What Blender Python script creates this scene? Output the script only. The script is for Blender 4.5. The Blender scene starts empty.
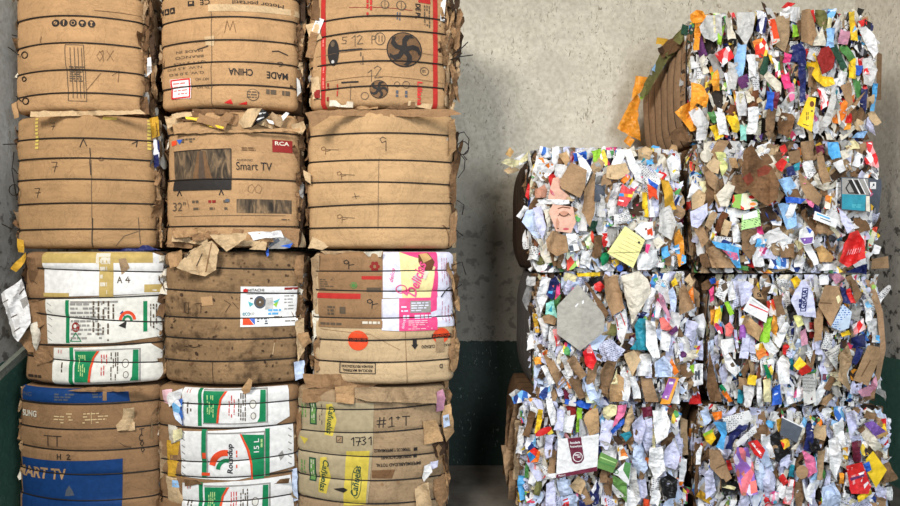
import bpy, bmesh, math, random
from mathutils import Vector, noise, Matrix, Euler
from mathutils.geometry import tessellate_polygon

SC = bpy.context.scene
COL = SC.collection
F = 650.0            # focal length in pixels of a 900 wide frame
CX, CY = 450.0, 253.0
CAMZ = 2.045
YF = 4.74            # distance of the bales' front faces
S = YF / F

def wx(px, y=YF): return (px - CX) / F * y
def wz(py, y=YF): return CAMZ - (py - CY) / F * y
def lin(c):
    return tuple(((v/255)/12.92 if v/255 <= 0.04045 else ((v/255+0.055)/1.055)**2.4) for v in c) + (1.0,)

# ------------------------------------------------------------------ materials
MATS = {}
def newmat(name, rough=0.8):
    m = bpy.data.materials.new(name); m.use_nodes = True
    nt = m.node_tree; b = nt.nodes['Principled BSDF']
    b.inputs['Roughness'].default_value = rough
    b.inputs['Specular IOR Level'].default_value = 0.25
    MATS[name] = m
    return m, nt, b
def N(nt, t, **kw):
    n = nt.nodes.new(t)
    for k, v in kw.items():
        if k.startswith('i_'):
            key = k[2:].replace('_', ' ')
            n.inputs[key].default_value = v
        else: setattr(n, k, v)
    return n
def mix(nt, a, b, fac, mode='MIX'):
    n = nt.nodes.new('ShaderNodeMix'); n.data_type = 'RGBA'; n.blend_type = mode
    L = nt.links
    for sock, v in ((n.inputs[6], a), (n.inputs[7], b), (n.inputs[0], fac)):
        if hasattr(v, 'is_linked') or hasattr(v, 'links'): L.new(v, sock)
        else: sock.default_value = v
    return n.outputs[2]
def ramp(nt, src, stops, interp='LINEAR'):
    r = nt.nodes.new('ShaderNodeValToRGB'); r.color_ramp.interpolation = interp
    el = r.color_ramp.elements
    while len(el) < len(stops): el.new(0.5)
    for e, (p, c) in zip(el, stops):
        e.position = p; e.color = c if len(c) == 4 else tuple(c) + (1,)
    nt.links.new(src, r.inputs[0])
    return r.outputs[0]
def G(v): return (v, v, v, 1)

def kraft(name, c, dirt=0.0, var=0.12, rough=0.85):
    m, nt, b = newmat(name, rough); L = nt.links
    tc = N(nt, 'ShaderNodeTexCoord'); P = tc.outputs['Object']
    n1 = N(nt, 'ShaderNodeTexNoise', i_Scale=5.0, i_Detail=5.0, i_Roughness=0.65); L.new(P, n1.inputs['Vector'])
    mp = N(nt, 'ShaderNodeMapping'); mp.inputs['Scale'].default_value = (3, 3, 45); L.new(P, mp.inputs['Vector'])
    n2 = N(nt, 'ShaderNodeTexNoise', i_Scale=1.0, i_Detail=3.0); L.new(mp.outputs[0], n2.inputs['Vector'])
    n3 = N(nt, 'ShaderNodeTexNoise', i_Scale=60.0, i_Detail=4.0); L.new(P, n3.inputs['Vector'])
    base = lin(c)
    v1 = ramp(nt, n1.outputs['Fac'], [(0.3, G(1-var*1.3)), (0.7, G(1+var*0.6))])
    v2 = ramp(nt, n2.outputs['Fac'], [(0.3, G(1-var*0.7)), (0.7, G(1+var*0.3))])
    v3 = ramp(nt, n3.outputs['Fac'], [(0.3, G(1-var*0.6)), (0.7, G(1+var*0.3))])
    col = mix(nt, base, v1, 1.0, 'MULTIPLY'); col = mix(nt, col, v2, 1.0, 'MULTIPLY'); col = mix(nt, col, v3, 1.0, 'MULTIPLY')
    if dirt > 0:
        n4 = N(nt, 'ShaderNodeTexNoise', i_Scale=9.0, i_Detail=6.0, i_Roughness=0.6); L.new(P, n4.inputs['Vector'])
        k = ramp(nt, n4.outputs['Fac'], [(0.52, G(0)), (0.66, G(dirt))])
        col = mix(nt, col, lin((62, 45, 30)), k)
        n5 = N(nt, 'ShaderNodeTexVoronoi', i_Scale=17.0); L.new(P, n5.inputs['Vector'])
        k2 = ramp(nt, n5.outputs['Distance'], [(0.10, G(dirt)), (0.22, G(0))])
        col = mix(nt, col, lin((58, 42, 28)), k2)
    L.new(col, b.inputs['Base Color'])
    # scuffs and creases
    n6 = N(nt, 'ShaderNodeTexNoise', i_Scale=3.2, i_Detail=6.0, i_Roughness=0.75, i_Distortion=2.0); L.new(P, n6.inputs['Vector'])
    cr = ramp(nt, n6.outputs['Fac'], [(0.475, G(1)), (0.497, G(0.80)), (0.503, G(0.80)), (0.525, G(1))])
    L.new(mix(nt, col, cr, 1.0, 'MULTIPLY'), b.inputs['Base Color'])
    bp = N(nt, 'ShaderNodeBump', i_Strength=0.55, i_Distance=0.016)
    ad = N(nt, 'ShaderNodeMath', operation='ADD'); L.new(n1.outputs['Fac'], ad.inputs[0]); L.new(n6.outputs['Fac'], ad.inputs[1])
    L.new(ad.outputs[0], bp.inputs['Height']); L.new(bp.outputs[0], b.inputs['Normal'])
    return m

def plain(name, c, rough=0.7, var=0.10, crumple=0.3, spec=0.25):
    m, nt, b = newmat(name, rough); L = nt.links
    b.inputs['Specular IOR Level'].default_value = spec
    tc = N(nt, 'ShaderNodeTexCoord'); P = tc.outputs['Object']
    n1 = N(nt, 'ShaderNodeTexNoise', i_Scale=28.0, i_Detail=4.0); L.new(P, n1.inputs['Vector'])
    v1 = ramp(nt, n1.outputs['Fac'], [(0.3, G(1-var*1.4)), (0.7, G(1+var*0.5))])
    L.new(mix(nt, lin(c), v1, 1.0, 'MULTIPLY'), b.inputs['Base Color'])
    if crumple:
        n2 = N(nt, 'ShaderNodeTexVoronoi', i_Scale=19.0); L.new(P, n2.inputs['Vector'])
        n3 = N(nt, 'ShaderNodeTexNoise', i_Scale=24.0, i_Detail=3.0, i_Distortion=1.2); L.new(P, n3.inputs['Vector'])
        ad = N(nt, 'ShaderNodeMath', operation='ADD'); L.new(n2.outputs['Distance'], ad.inputs[0]); L.new(n3.outputs['Fac'], ad.inputs[1])
        bp = N(nt, 'ShaderNodeBump', i_Strength=crumple, i_Distance=0.02)
        L.new(ad.outputs[0], bp.inputs['Height']); L.new(bp.outputs[0], b.inputs['Normal'])
    return m

def texty(name, paper, ink, sx=90, sy=75, dens=0.5):
    """paper with rows of small print, from the sheet's own UV (metres)"""
    m, nt, b = newmat(name, 0.75); L = nt.links
    uv = N(nt, 'ShaderNodeUVMap'); sep = N(nt, 'ShaderNodeSeparateXYZ'); L.new(uv.outputs[0], sep.inputs[0])
    my = N(nt, 'ShaderNodeMath', operation='MULTIPLY'); my.inputs[1].default_value = sy; L.new(sep.outputs[1], my.inputs[0])
    fr = N(nt, 'ShaderNodeMath', operation='FRACT'); L.new(my.outputs[0], fr.inputs[0])
    lt = N(nt, 'ShaderNodeMath', operation='LESS_THAN'); lt.inputs[1].default_value = 0.45; L.new(fr.outputs[0], lt.inputs[0])
    fl = N(nt, 'ShaderNodeMath', operation='FLOOR'); L.new(my.outputs[0], fl.inputs[0])
    mxx = N(nt, 'ShaderNodeMath', operation='MULTIPLY'); mxx.inputs[1].default_value = sx; L.new(sep.outputs[0], mxx.inputs[0])
    cb = N(nt, 'ShaderNodeCombineXYZ'); L.new(mxx.outputs[0], cb.inputs[0]); L.new(fl.outputs[0], cb.inputs[1])
    nz = N(nt, 'ShaderNodeTexNoise', i_Scale=1.0, i_Detail=1.0); L.new(cb.outputs[0], nz.inputs['Vector'])
    gt = N(nt, 'ShaderNodeMath', operation='GREATER_THAN'); gt.inputs[1].default_value = 1-dens; L.new(nz.outputs['Fac'], gt.inputs[0])
    big = N(nt, 'ShaderNodeTexNoise', i_Scale=9.0, i_Detail=0.0); L.new(uv.outputs[0], big.inputs['Vector'])
    g2 = N(nt, 'ShaderNodeMath', operation='GREATER_THAN'); g2.inputs[1].default_value = 0.46; L.new(big.outputs['Fac'], g2.inputs[0])
    a = N(nt, 'ShaderNodeMath', operation='MULTIPLY'); L.new(lt.outputs[0], a.inputs[0]); L.new(gt.outputs[0], a.inputs[1])
    a2 = N(nt, 'ShaderNodeMath', operation='MULTIPLY'); L.new(a.outputs[0], a2.inputs[0]); L.new(g2.outputs[0], a2.inputs[1])
    tc = N(nt, 'ShaderNodeTexCoord')
    n1 = N(nt, 'ShaderNodeTexNoise', i_Scale=25.0, i_Detail=4.0); L.new(tc.outputs['Object'], n1.inputs['Vector'])
    v1 = ramp(nt, n1.outputs['Fac'], [(0.3, G(0.85)), (0.7, G(1.04))])
    col = mix(nt, lin(paper), lin(ink), a2.outputs[0])
    L.new(mix(nt, col, v1, 1.0, 'MULTIPLY'), b.inputs['Base Color'])
    return m

def printed(name, cols, scale=28, rough=0.5):
    """multi-colour printed wrapper: patches of flat ink"""
    m, nt, b = newmat(name, rough); L = nt.links
    uv = N(nt, 'ShaderNodeUVMap')
    mp = N(nt, 'ShaderNodeMapping'); mp.inputs['Scale'].default_value = (1.0, 0.55, 1); L.new(uv.outputs[0], mp.inputs['Vector'])
    vo = N(nt, 'ShaderNodeTexVoronoi', i_Scale=float(scale)); L.new(mp.outputs[0], vo.inputs['Vector'])
    sp = N(nt, 'ShaderNodeSeparateColor'); L.new(vo.outputs['Color'], sp.inputs[0])
    n = len(cols)
    c = ramp(nt, sp.outputs[0], [(i/n, lin(k)) for i, k in enumerate(cols)], 'CONSTANT')
    L.new(c, b.inputs['Base Color'])
    return m

kraft('kraft', (180, 143, 102))
kraft('kraft_light', (190, 154, 111))
kraft('kraft_top', (182, 144, 102), var=0.11)
kraft('kraft_pale', (200, 172, 133), var=0.10)
kraft('kraft_grey', (168, 141, 108), dirt=0.25)
kraft('kraft_mid', (150, 116, 82))
kraft('kraft_dark', (120, 90, 62), var=0.2)
kraft('kraft_dirty', (148, 118, 84), dirt=0.75, var=0.2)
kraft('kraft_stained', (126, 92, 62), dirt=0.6, var=0.25)
kraft('kraft_deep', (74, 55, 40), var=0.25)
kraft('kraft_scrap', (164, 132, 98), var=0.16); kraft('kraft_scrap_mid', (136, 107, 78), var=0.18)
kraft('side_brown', (172, 138, 106), var=0.14)
kraft('kraft_shade', (172, 136, 95))
kraft('redbrown', (128, 62, 44), var=0.2)
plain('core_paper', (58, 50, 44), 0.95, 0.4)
plain('wire', (38, 33, 30), 0.5, 0.1, 0)
W = dict(white=(230, 229, 228), white2=(208, 206, 204), offwhite=(216, 208, 190), cream=(222, 212, 166), lavender=(202, 203, 226), bluewhite=(196, 210, 234), grey=(150, 147, 142), greyboard=(164, 160, 150), lightgrey=(194, 192, 188))
for k, v in W.items(): plain(k, v, 0.75, 0.10, 0.38)
CO = dict(black=(28, 27, 28), ink=(40, 36, 34), darkink=(58, 46, 38), inkgrey=(92, 78, 62), red=(206, 40, 38), darkred=(140, 38, 34), stripe_red=(178, 44, 38), maroon=(108, 34, 56), orange=(236, 128, 36), tangerine=(240, 160, 52), redorange=(226, 78, 40), yellow=(240, 200, 44), gold=(202, 156, 50), paleyellow=(228, 226, 150), lime=(150, 200, 60), green=(78, 134, 70), label_green=(20, 128, 80), palegreen=(178, 214, 140), grassgreen=(104, 146, 78), teal=(40, 140, 160), aqua=(90, 180, 190), mint=(150, 216, 200), darkgreen=(40, 74, 56), olive=(110, 108, 62), blue=(40, 92, 190), skyblue=(88, 170, 222), paleblue=(150, 190, 228), navy=(36, 44, 98), deepblue=(15, 58, 112), oldyellow=(208, 186, 74), panelbeige=(172, 156, 124), purple=(120, 84, 160), violet=(158, 96, 178), plum=(96, 50, 96), pink=(232, 120, 160), hotpink=(228, 70, 128), coral=(238, 120, 112), palepink=(236, 190, 196), dustypink=(196, 140, 160), skin=(214, 168, 146), skin2=(188, 136, 112), lip=(190, 84, 90), brownprint=(110, 66, 40), slate=(82, 88, 98), wornboard=(96, 91, 86), tape=(190, 164, 98), yellowtape=(214, 190, 96), tan=(200, 160, 104), bananapanel=(238, 222, 160), boxwhite=(226, 224, 214), panelwhite=(232, 231, 228), labelwhite=(238, 238, 236), lilacbox=(222, 222, 238), letter=(214, 186, 140), blueprint=(84, 70, 58))
GLOSS = {'red', 'yellow', 'skyblue', 'navy', 'purple', 'violet', 'hotpink', 'pink', 'orange', 'tangerine', 'green', 'blue', 'black', 'teal', 'maroon'}
for k, v in CO.items(): plain(k, v, 0.42 if k in GLOSS else 0.7, 0.12, 0.12 if k in GLOSS else 0.1, 0.4 if k in GLOSS else 0.25)
texty('text_white', (220, 219, 217), (96, 96, 104)); texty('text_lavender', (202, 204, 224), (100, 104, 130)); texty('text_cream', (208, 200, 168), (120, 110, 90))
texty('text_yellow', (228, 228, 150), (130, 140, 90), 60, 110, 0.6); texty('newsprint', (206, 204, 198), (70, 70, 72), 120, 95, 0.62); texty('text_blue', (188, 204, 222), (60, 100, 170), 70, 60)
texty('text_green', (178, 216, 142), (80, 120, 70), 60, 60)
printed('print_warm', [(232, 228, 222), (214, 60, 44), (240, 190, 60), (232, 228, 222), (220, 130, 60), (250, 240, 220)])
printed('print_cool', [(226, 228, 234), (60, 110, 190), (120, 180, 220), (230, 230, 236), (40, 60, 120), (210, 220, 236)])
printed('print_mixed', [(230, 228, 226), (200, 60, 90), (70, 130, 190), (236, 206, 80), (90, 160, 90), (236, 234, 230), (60, 50, 60)], 34)
printed('print_pink', [(236, 226, 232), (214, 70, 130), (236, 160, 180), (90, 170, 200), (240, 236, 238)], 30)
printed('print_green', [(220, 230, 200), (90, 150, 70), (210, 70, 50), (234, 224, 190), (150, 190, 90)], 26)
printed('print_bw', [(225, 225, 225), (40, 40, 44), (225, 225, 225), (130, 130, 134)], 40)
printed('print_redwhite', [(210, 40, 46), (232, 226, 226), (214, 50, 52), (225, 150, 150)], 30)
printed('print_navywhite', [(34, 40, 90), (230, 230, 236), (34, 40, 90), (230, 230, 236)], 30)
printed('print_rainbow', [(214, 50, 40), (244, 204, 50), (40, 130, 190), (236, 120, 40)], 16)
printed('print_photo', [(110, 92, 70), (88, 74, 58), (146, 118, 84), (70, 58, 46), (128, 104, 76)], 34, 0.85)
m_, nt_, b_ = newmat('tv_picture', 0.8)
uv_ = N(nt_, 'ShaderNodeUVMap'); mp_ = N(nt_, 'ShaderNodeMapping'); mp_.inputs['Scale'].default_value = (26, 7, 1); mp_.inputs['Rotation'].default_value = (0, 0, 0.5); nt_.links.new(uv_.outputs[0], mp_.inputs['Vector'])
nz_ = N(nt_, 'ShaderNodeTexNoise', i_Scale=1.0, i_Detail=5.0, i_Distortion=1.2); nt_.links.new(mp_.outputs[0], nz_.inputs['Vector'])
nt_.links.new(ramp(nt_, nz_.outputs['Fac'], [(0.3, lin((44, 38, 32))), (0.5, lin((88, 74, 58))), (0.7, lin((142, 116, 86)))]), b_.inputs['Base Color'])
printed('print_purple', [(132, 98, 176), (132, 98, 176), (150, 110, 190), (186, 120, 100), (226, 120, 130), (214, 206, 226)], 24)

# ------------------------------------------------------------------ mesh builder
class MB:
    def __init__(self): self.v = []; self.f = []; self.m = []; self.uv = []; self.slots = []
    def slot(self, mat):
        if mat not in self.slots: self.slots.append(mat)
        return self.slots.index(mat)
    def face(self, pts, mat, uvs=None):
        i = len(self.v); self.v.extend(pts); self.f.append(list(range(i, i+len(pts)))); self.m.append(self.slot(mat))
        self.uv.append(uvs or [(p[0], p[2]) for p in pts])
    def grid(self, P, mat, U=None, close_u=False):
        i0 = len(self.v); nu = len(P); nv = len(P[0]); s = self.slot(mat)
        for r in P: self.v.extend(r)
        for a in range(nu - (0 if close_u else 1)):
            for b in range(nv-1):
                a2 = (a+1) % nu
                q = [(a, b), (a2, b), (a2, b+1), (a, b+1)]
                self.f.append([i0+x*nv+y for x, y in q]); self.m.append(s)
                self.uv.append([U[x][y] for x, y in q] if U else [(P[x][y][0], P[x][y][2]) for x, y in q])
    def tube(self, pts, r, mat, closed=False, n=5):
        pts = [Vector(p) for p in pts]; P = []
        for i, p in enumerate(pts):
            a = pts[i-1] if (i or closed) else p
            b = pts[(i+1) % len(pts)] if (i < len(pts)-1 or closed) else p
            t = (b-a).normalized() if (b-a).length > 1e-9 else Vector((1, 0, 0))
            up = Vector((0, 0, 1)) if abs(t.z) < 0.9 else Vector((0, 1, 0))
            s = t.cross(up).normalized(); u = s.cross(t)
            P.append([tuple(p + r*(math.cos(2*math.pi*k/n)*s + math.sin(2*math.pi*k/n)*u)) for k in range(n+1)])
        self.grid(P, mat, close_u=closed)
        if not closed:
            self.face(P[0][:-1], mat); self.face(list(reversed(P[-1][:-1])), mat)
    def build(self, name, parent=None, smooth=False, merge=True):
        o0 = Vector(parent.location) if parent else Vector()
        if parent and parent.parent: o0 = Vector(parent.parent.location)
        me = bpy.data.meshes.new(name)
        me.from_pydata([tuple(Vector(p)-o0) for p in self.v], [], self.f)
        for s in self.slots: me.materials.append(MATS[s])
        me.polygons.foreach_set('material_index', self.m)
        ul = me.uv_layers.new(name='UVMap')
        k = 0
        for us in self.uv:
            for u in us: ul.data[k].uv = u; k += 1
        if merge:
            bm = bmesh.new(); bm.from_mesh(me); bmesh.ops.remove_doubles(bm, verts=bm.verts, dist=1e-5); bm.to_mesh(me); bm.free()
        me.polygons.foreach_set('use_smooth', [smooth]*len(me.polygons))
        me.update()
        o = bpy.data.objects.new(name, me); COL.objects.link(o)
        if parent: o.parent = parent
        return o

def thing(name, label, cat, loc, group=None):
    o = bpy.data.objects.new(name, None); o.empty_display_size = 0.1; COL.objects.link(o)
    o.location = loc; o['label'] = label; o['category'] = cat
    if group: o['group'] = group
    return o

# ------------------------------------------------------------------ 2-D shapes, cut to a grid and laid on a surface
def clip(poly, ax, lo, hi):
    for sgn, lim in ((1, lo), (-1, -hi)):
        out = []
        for i in range(len(poly)):
            p, q = poly[i-1], poly[i]
            dp, dq = sgn*p[ax]-lim, sgn*q[ax]-lim
            if (dp >= 0) != (dq >= 0):
                t = dp/(dp-dq); out.append((p[0]+(q[0]-p[0])*t, p[1]+(q[1]-p[1])*t))
            if dq >= 0: out.append(q)
        poly = out
        if len(poly) < 3: return []
    return poly
def cut(tris, gx, gy):
    res = []
    for t in tris:
        xs = [p[0] for p in t]
        for i in range(math.floor(min(xs)/gx), math.floor(max(xs)/gx)+1):
            c = clip(t, 0, i*gx, (i+1)*gx)
            if not c: continue
            ys = [p[1] for p in c]
            for j in range(math.floor(min(ys)/gy), math.floor(max(ys)/gy)+1):
                d = clip(c, 1, j*gy, (j+1)*gy)
                if len(d) >= 3: res.append(d)
    return res
def tris_of(poly):
    v = [Vector((p[0], p[1], 0)) for p in poly]
    return [[tuple(poly[i]) for i in t] for t in tessellate_polygon([v])]
def area2(p): return sum(p[i-1][0]*p[i][1]-p[i][0]*p[i-1][1] for i in range(len(p)))
def lay(mb, tris, mat, fn, gx=6, gy=1.4, uvrot=0.0, uvoff=(0, 0)):
    c, s = math.cos(uvrot)*S, math.sin(uvrot)*S
    for p in cut(tris, gx, gy):
        if area2(p) > 0: p = p[::-1]       # so that the face looks at the camera
        if abs(area2(p)) < 1e-5: continue
        mb.face([fn(*q) for q in p], mat, [(q[0]*c+q[1]*s+uvoff[0], q[0]*s-q[1]*c+uvoff[1]) for q in p])
TXT = {}
def text_tris(body, bold=0.0, shear=0.0):
    k = (body, bold, shear)
    if k not in TXT:
        cu = bpy.data.curves.new('lettering', 'FONT'); cu.body = body; cu.offset = bold; cu.shear = shear; cu.resolution_u = 3
        ob = bpy.data.objects.new('lettering', cu); COL.objects.link(ob)
        bpy.context.view_layer.update()
        me = bpy.data.meshes.new_from_object(ob.evaluated_get(bpy.context.evaluated_depsgraph_get()))
        me.calc_loop_triangles()
        T = [[(me.vertices[i].co.x, me.vertices[i].co.y) for i in t.vertices] for t in me.loop_triangles]
        bpy.data.objects.remove(ob); bpy.data.curves.remove(cu); bpy.data.meshes.remove(me)
        xs = [p[0] for t in T for p in t]; ys = [p[1] for t in T for p in t]
        x0, x1, y0, y1 = min(xs), max(xs), min(ys), max(ys)
        TXT[k] = [[((p[0]-x0)/(x1-x0)-0.5, -((p[1]-y0)/(y1-y0)-0.5)) for p in t] for t in T]
    return TXT[k]
def rot(p, a): return (p[0]*math.cos(a)-p[1]*math.sin(a), p[0]*math.sin(a)+p[1]*math.cos(a))

class Ink:
    """draws flat shapes, in photo pixels, onto one surface of one mesh"""
    def __init__(self, mb, fn, gx=6, gy=1.4): self.mb = mb; self.fn = fn; self.gx = gx; self.gy = gy; self.h = 0
    def _f(self, lv): return lambda x, y: self.fn(x, y, 0.003+0.0016*lv)
    def poly(self, pts, mat, lv=1, uvrot=0.0): lay(self.mb, tris_of(pts), mat, self._f(lv), self.gx, self.gy, uvrot, (len(self.mb.v)*0.013 % 1, 0.2))
    def rect(self, x0, y0, x1, y1, mat, lv=1): self.poly([(x0, y0), (x1, y0), (x1, y1), (x0, y1)], mat, lv)
    def ell(self, cx, cy, rx, ry, mat, lv=1, n=22, a=0.0):
        self.poly([tuple(map(sum, zip((cx, cy), rot((rx*math.cos(t*2*math.pi/n), ry*math.sin(t*2*math.pi/n)), a)))) for t in range(n)], mat, lv)
    def ring(self, cx, cy, rx, ry, w, mat, lv=1, a0=0, a1=360, n=26):
        c = [(cx+rx*math.cos(math.radians(a0+(a1-a0)*t/n)), cy+ry*math.sin(math.radians(a0+(a1-a0)*t/n))) for t in range(n+1)]
        self.line(c, w, mat, lv)
    def line(self, pts, w, mat, lv=1):
        for a, b in zip(pts, pts[1:]):
            d = (b[0]-a[0], b[1]-a[1]); l = math.hypot(*d) or 1e-6
            ex = (d[0]/l*w*0.3, d[1]/l*w*0.3); nx = (-d[1]/l*w/2, d[0]/l*w/2)
            self.poly([(a[0]-ex[0]+nx[0], a[1]-ex[1]+nx[1]), (b[0]+ex[0]+nx[0], b[1]+ex[1]+nx[1]), (b[0]+ex[0]-nx[0], b[1]+ex[1]-nx[1]), (a[0]-ex[0]-nx[0], a[1]-ex[1]-nx[1])], mat, lv)
    def text(self, body, cx, cy, w, h, mat, r=0, bold=0.0, lv=2, shear=0.0):
        a = math.radians(r)
        T = [[tuple(map(sum, zip((cx, cy), rot((p[0]*w, p[1]*h), a)))) for p in t] for t in text_tris(body, bold, shear)]
        lay(self.mb, T, mat, self._f(lv), self.gx, self.gy)
    def rows(self, x0, y0, x1, y1, n, mat, lv=2, th=0.5, seed=1, dens=0.8, vert=False):
        R = random.Random(seed)
        for i in range(n):
            y = y0+(y1-y0)*(i+0.5)/n; h = (y1-y0)/n*th/2; x = x0; e = x1-(x1-x0)*R.random()*0.3
            if vert:
                y = x0+(x1-x0)*(i+0.5)/n; h = (x1-x0)/n*th/2; x = y0; e = y1-(y1-y0)*R.random()*0.3
            while x < e:
                l = min(R.uniform(2, 6), e-x)
                if R.random() < dens:
                    if vert: self.rect(y-h, x, y+h, x+l, mat, lv)
                    else: self.rect(x, y-h, x+l, y+h, mat, lv)
                x += l+0.9

NAME = {}
for k in ('kraft', 'kraft_scrap', 'kraft_scrap_mid', 'kraft_light', 'kraft_top', 'kraft_pale', 'kraft_grey', 'kraft_mid', 'kraft_dark', 'kraft_dirty', 'kraft_stained', 'kraft_deep', 'kraft_shade', 'side_brown', 'redbrown', 'greyboard', 'tan'): NAME[k] = 'cardboard_piece'
for k in ('white', 'white2', 'offwhite', 'cream', 'lavender', 'bluewhite', 'lightgrey', 'grey'): NAME[k] = 'paper_sheet'
for k in ('text_white', 'text_lavender', 'text_cream', 'text_yellow', 'text_blue', 'text_green'): NAME[k] = 'printed_sheet'
NAME['newsprint'] = 'newspaper_page'
def part_name(mat): return NAME.get(mat) or ('printed_wrapper' if mat.startswith('print') else 'plastic_wrapper' if mat in GLOSS else 'paper_wrapper')

def scrap_grid(R, w, h, crumple=1.0, nx=5, ny=6):
    """a torn, creased sheet in its own plane: x across, z up, y towards the bale"""
    jx = [R.uniform(0.72, 1.08) for _ in range(4)]; jz = [R.uniform(0.75, 1.08) for _ in range(4)]
    q = [(-w/2*jx[0], -h/2*jz[0]), (w/2*jx[1], -h/2*jz[1]), (w/2*jx[2], h/2*jz[2]), (-w/2*jx[3], h/2*jz[3])]
    off = Vector((R.uniform(-99, 99), R.uniform(-99, 99), R.uniform(-99, 99)))
    fa = R.uniform(0, math.pi); fd = R.uniform(-0.3, 0.3)*min(w, h); fk = R.uniform(-0.55, 0.55)*crumple
    cu = R.uniform(-1.2, 2.6)*crumple; m = max(w, h)
    P = []; U = []; uo = (R.uniform(0, 9), R.uniform(0, 9))
    for i in range(nx+1):
        row = []; ur = []
        for j in range(ny+1):
            u, v = i/nx, j/ny
            x = (q[0][0]*(1-u)+q[1][0]*u)*(1-v)+(q[3][0]*(1-u)+q[2][0]*u)*v
            z = (q[0][1]*(1-u)+q[1][1]*u)*(1-v)+(q[3][1]*(1-u)+q[2][1]*u)*v
            if i in (0, nx) or j in (0, ny):
                x += noise.noise(off+Vector((x*40, z*40, 3)))*0.09*w; z += noise.noise(off+Vector((x*40, z*40, 9)))*0.09*h
            d = x*math.cos(fa)+z*math.sin(fa)-fd
            y = fk*abs(d)+cu*x*x*2+noise.noise(off+Vector((x, z, 0))*13)*0.022*crumple*min(1, m*9)+noise.noise(off+Vector((x, z, 5))*34)*0.008*crumple
            row.append(Vector((x, y, z))); ur.append((x+uo[0], z+uo[1]))
        P.append(row); U.append(ur)
    return P, U
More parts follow.
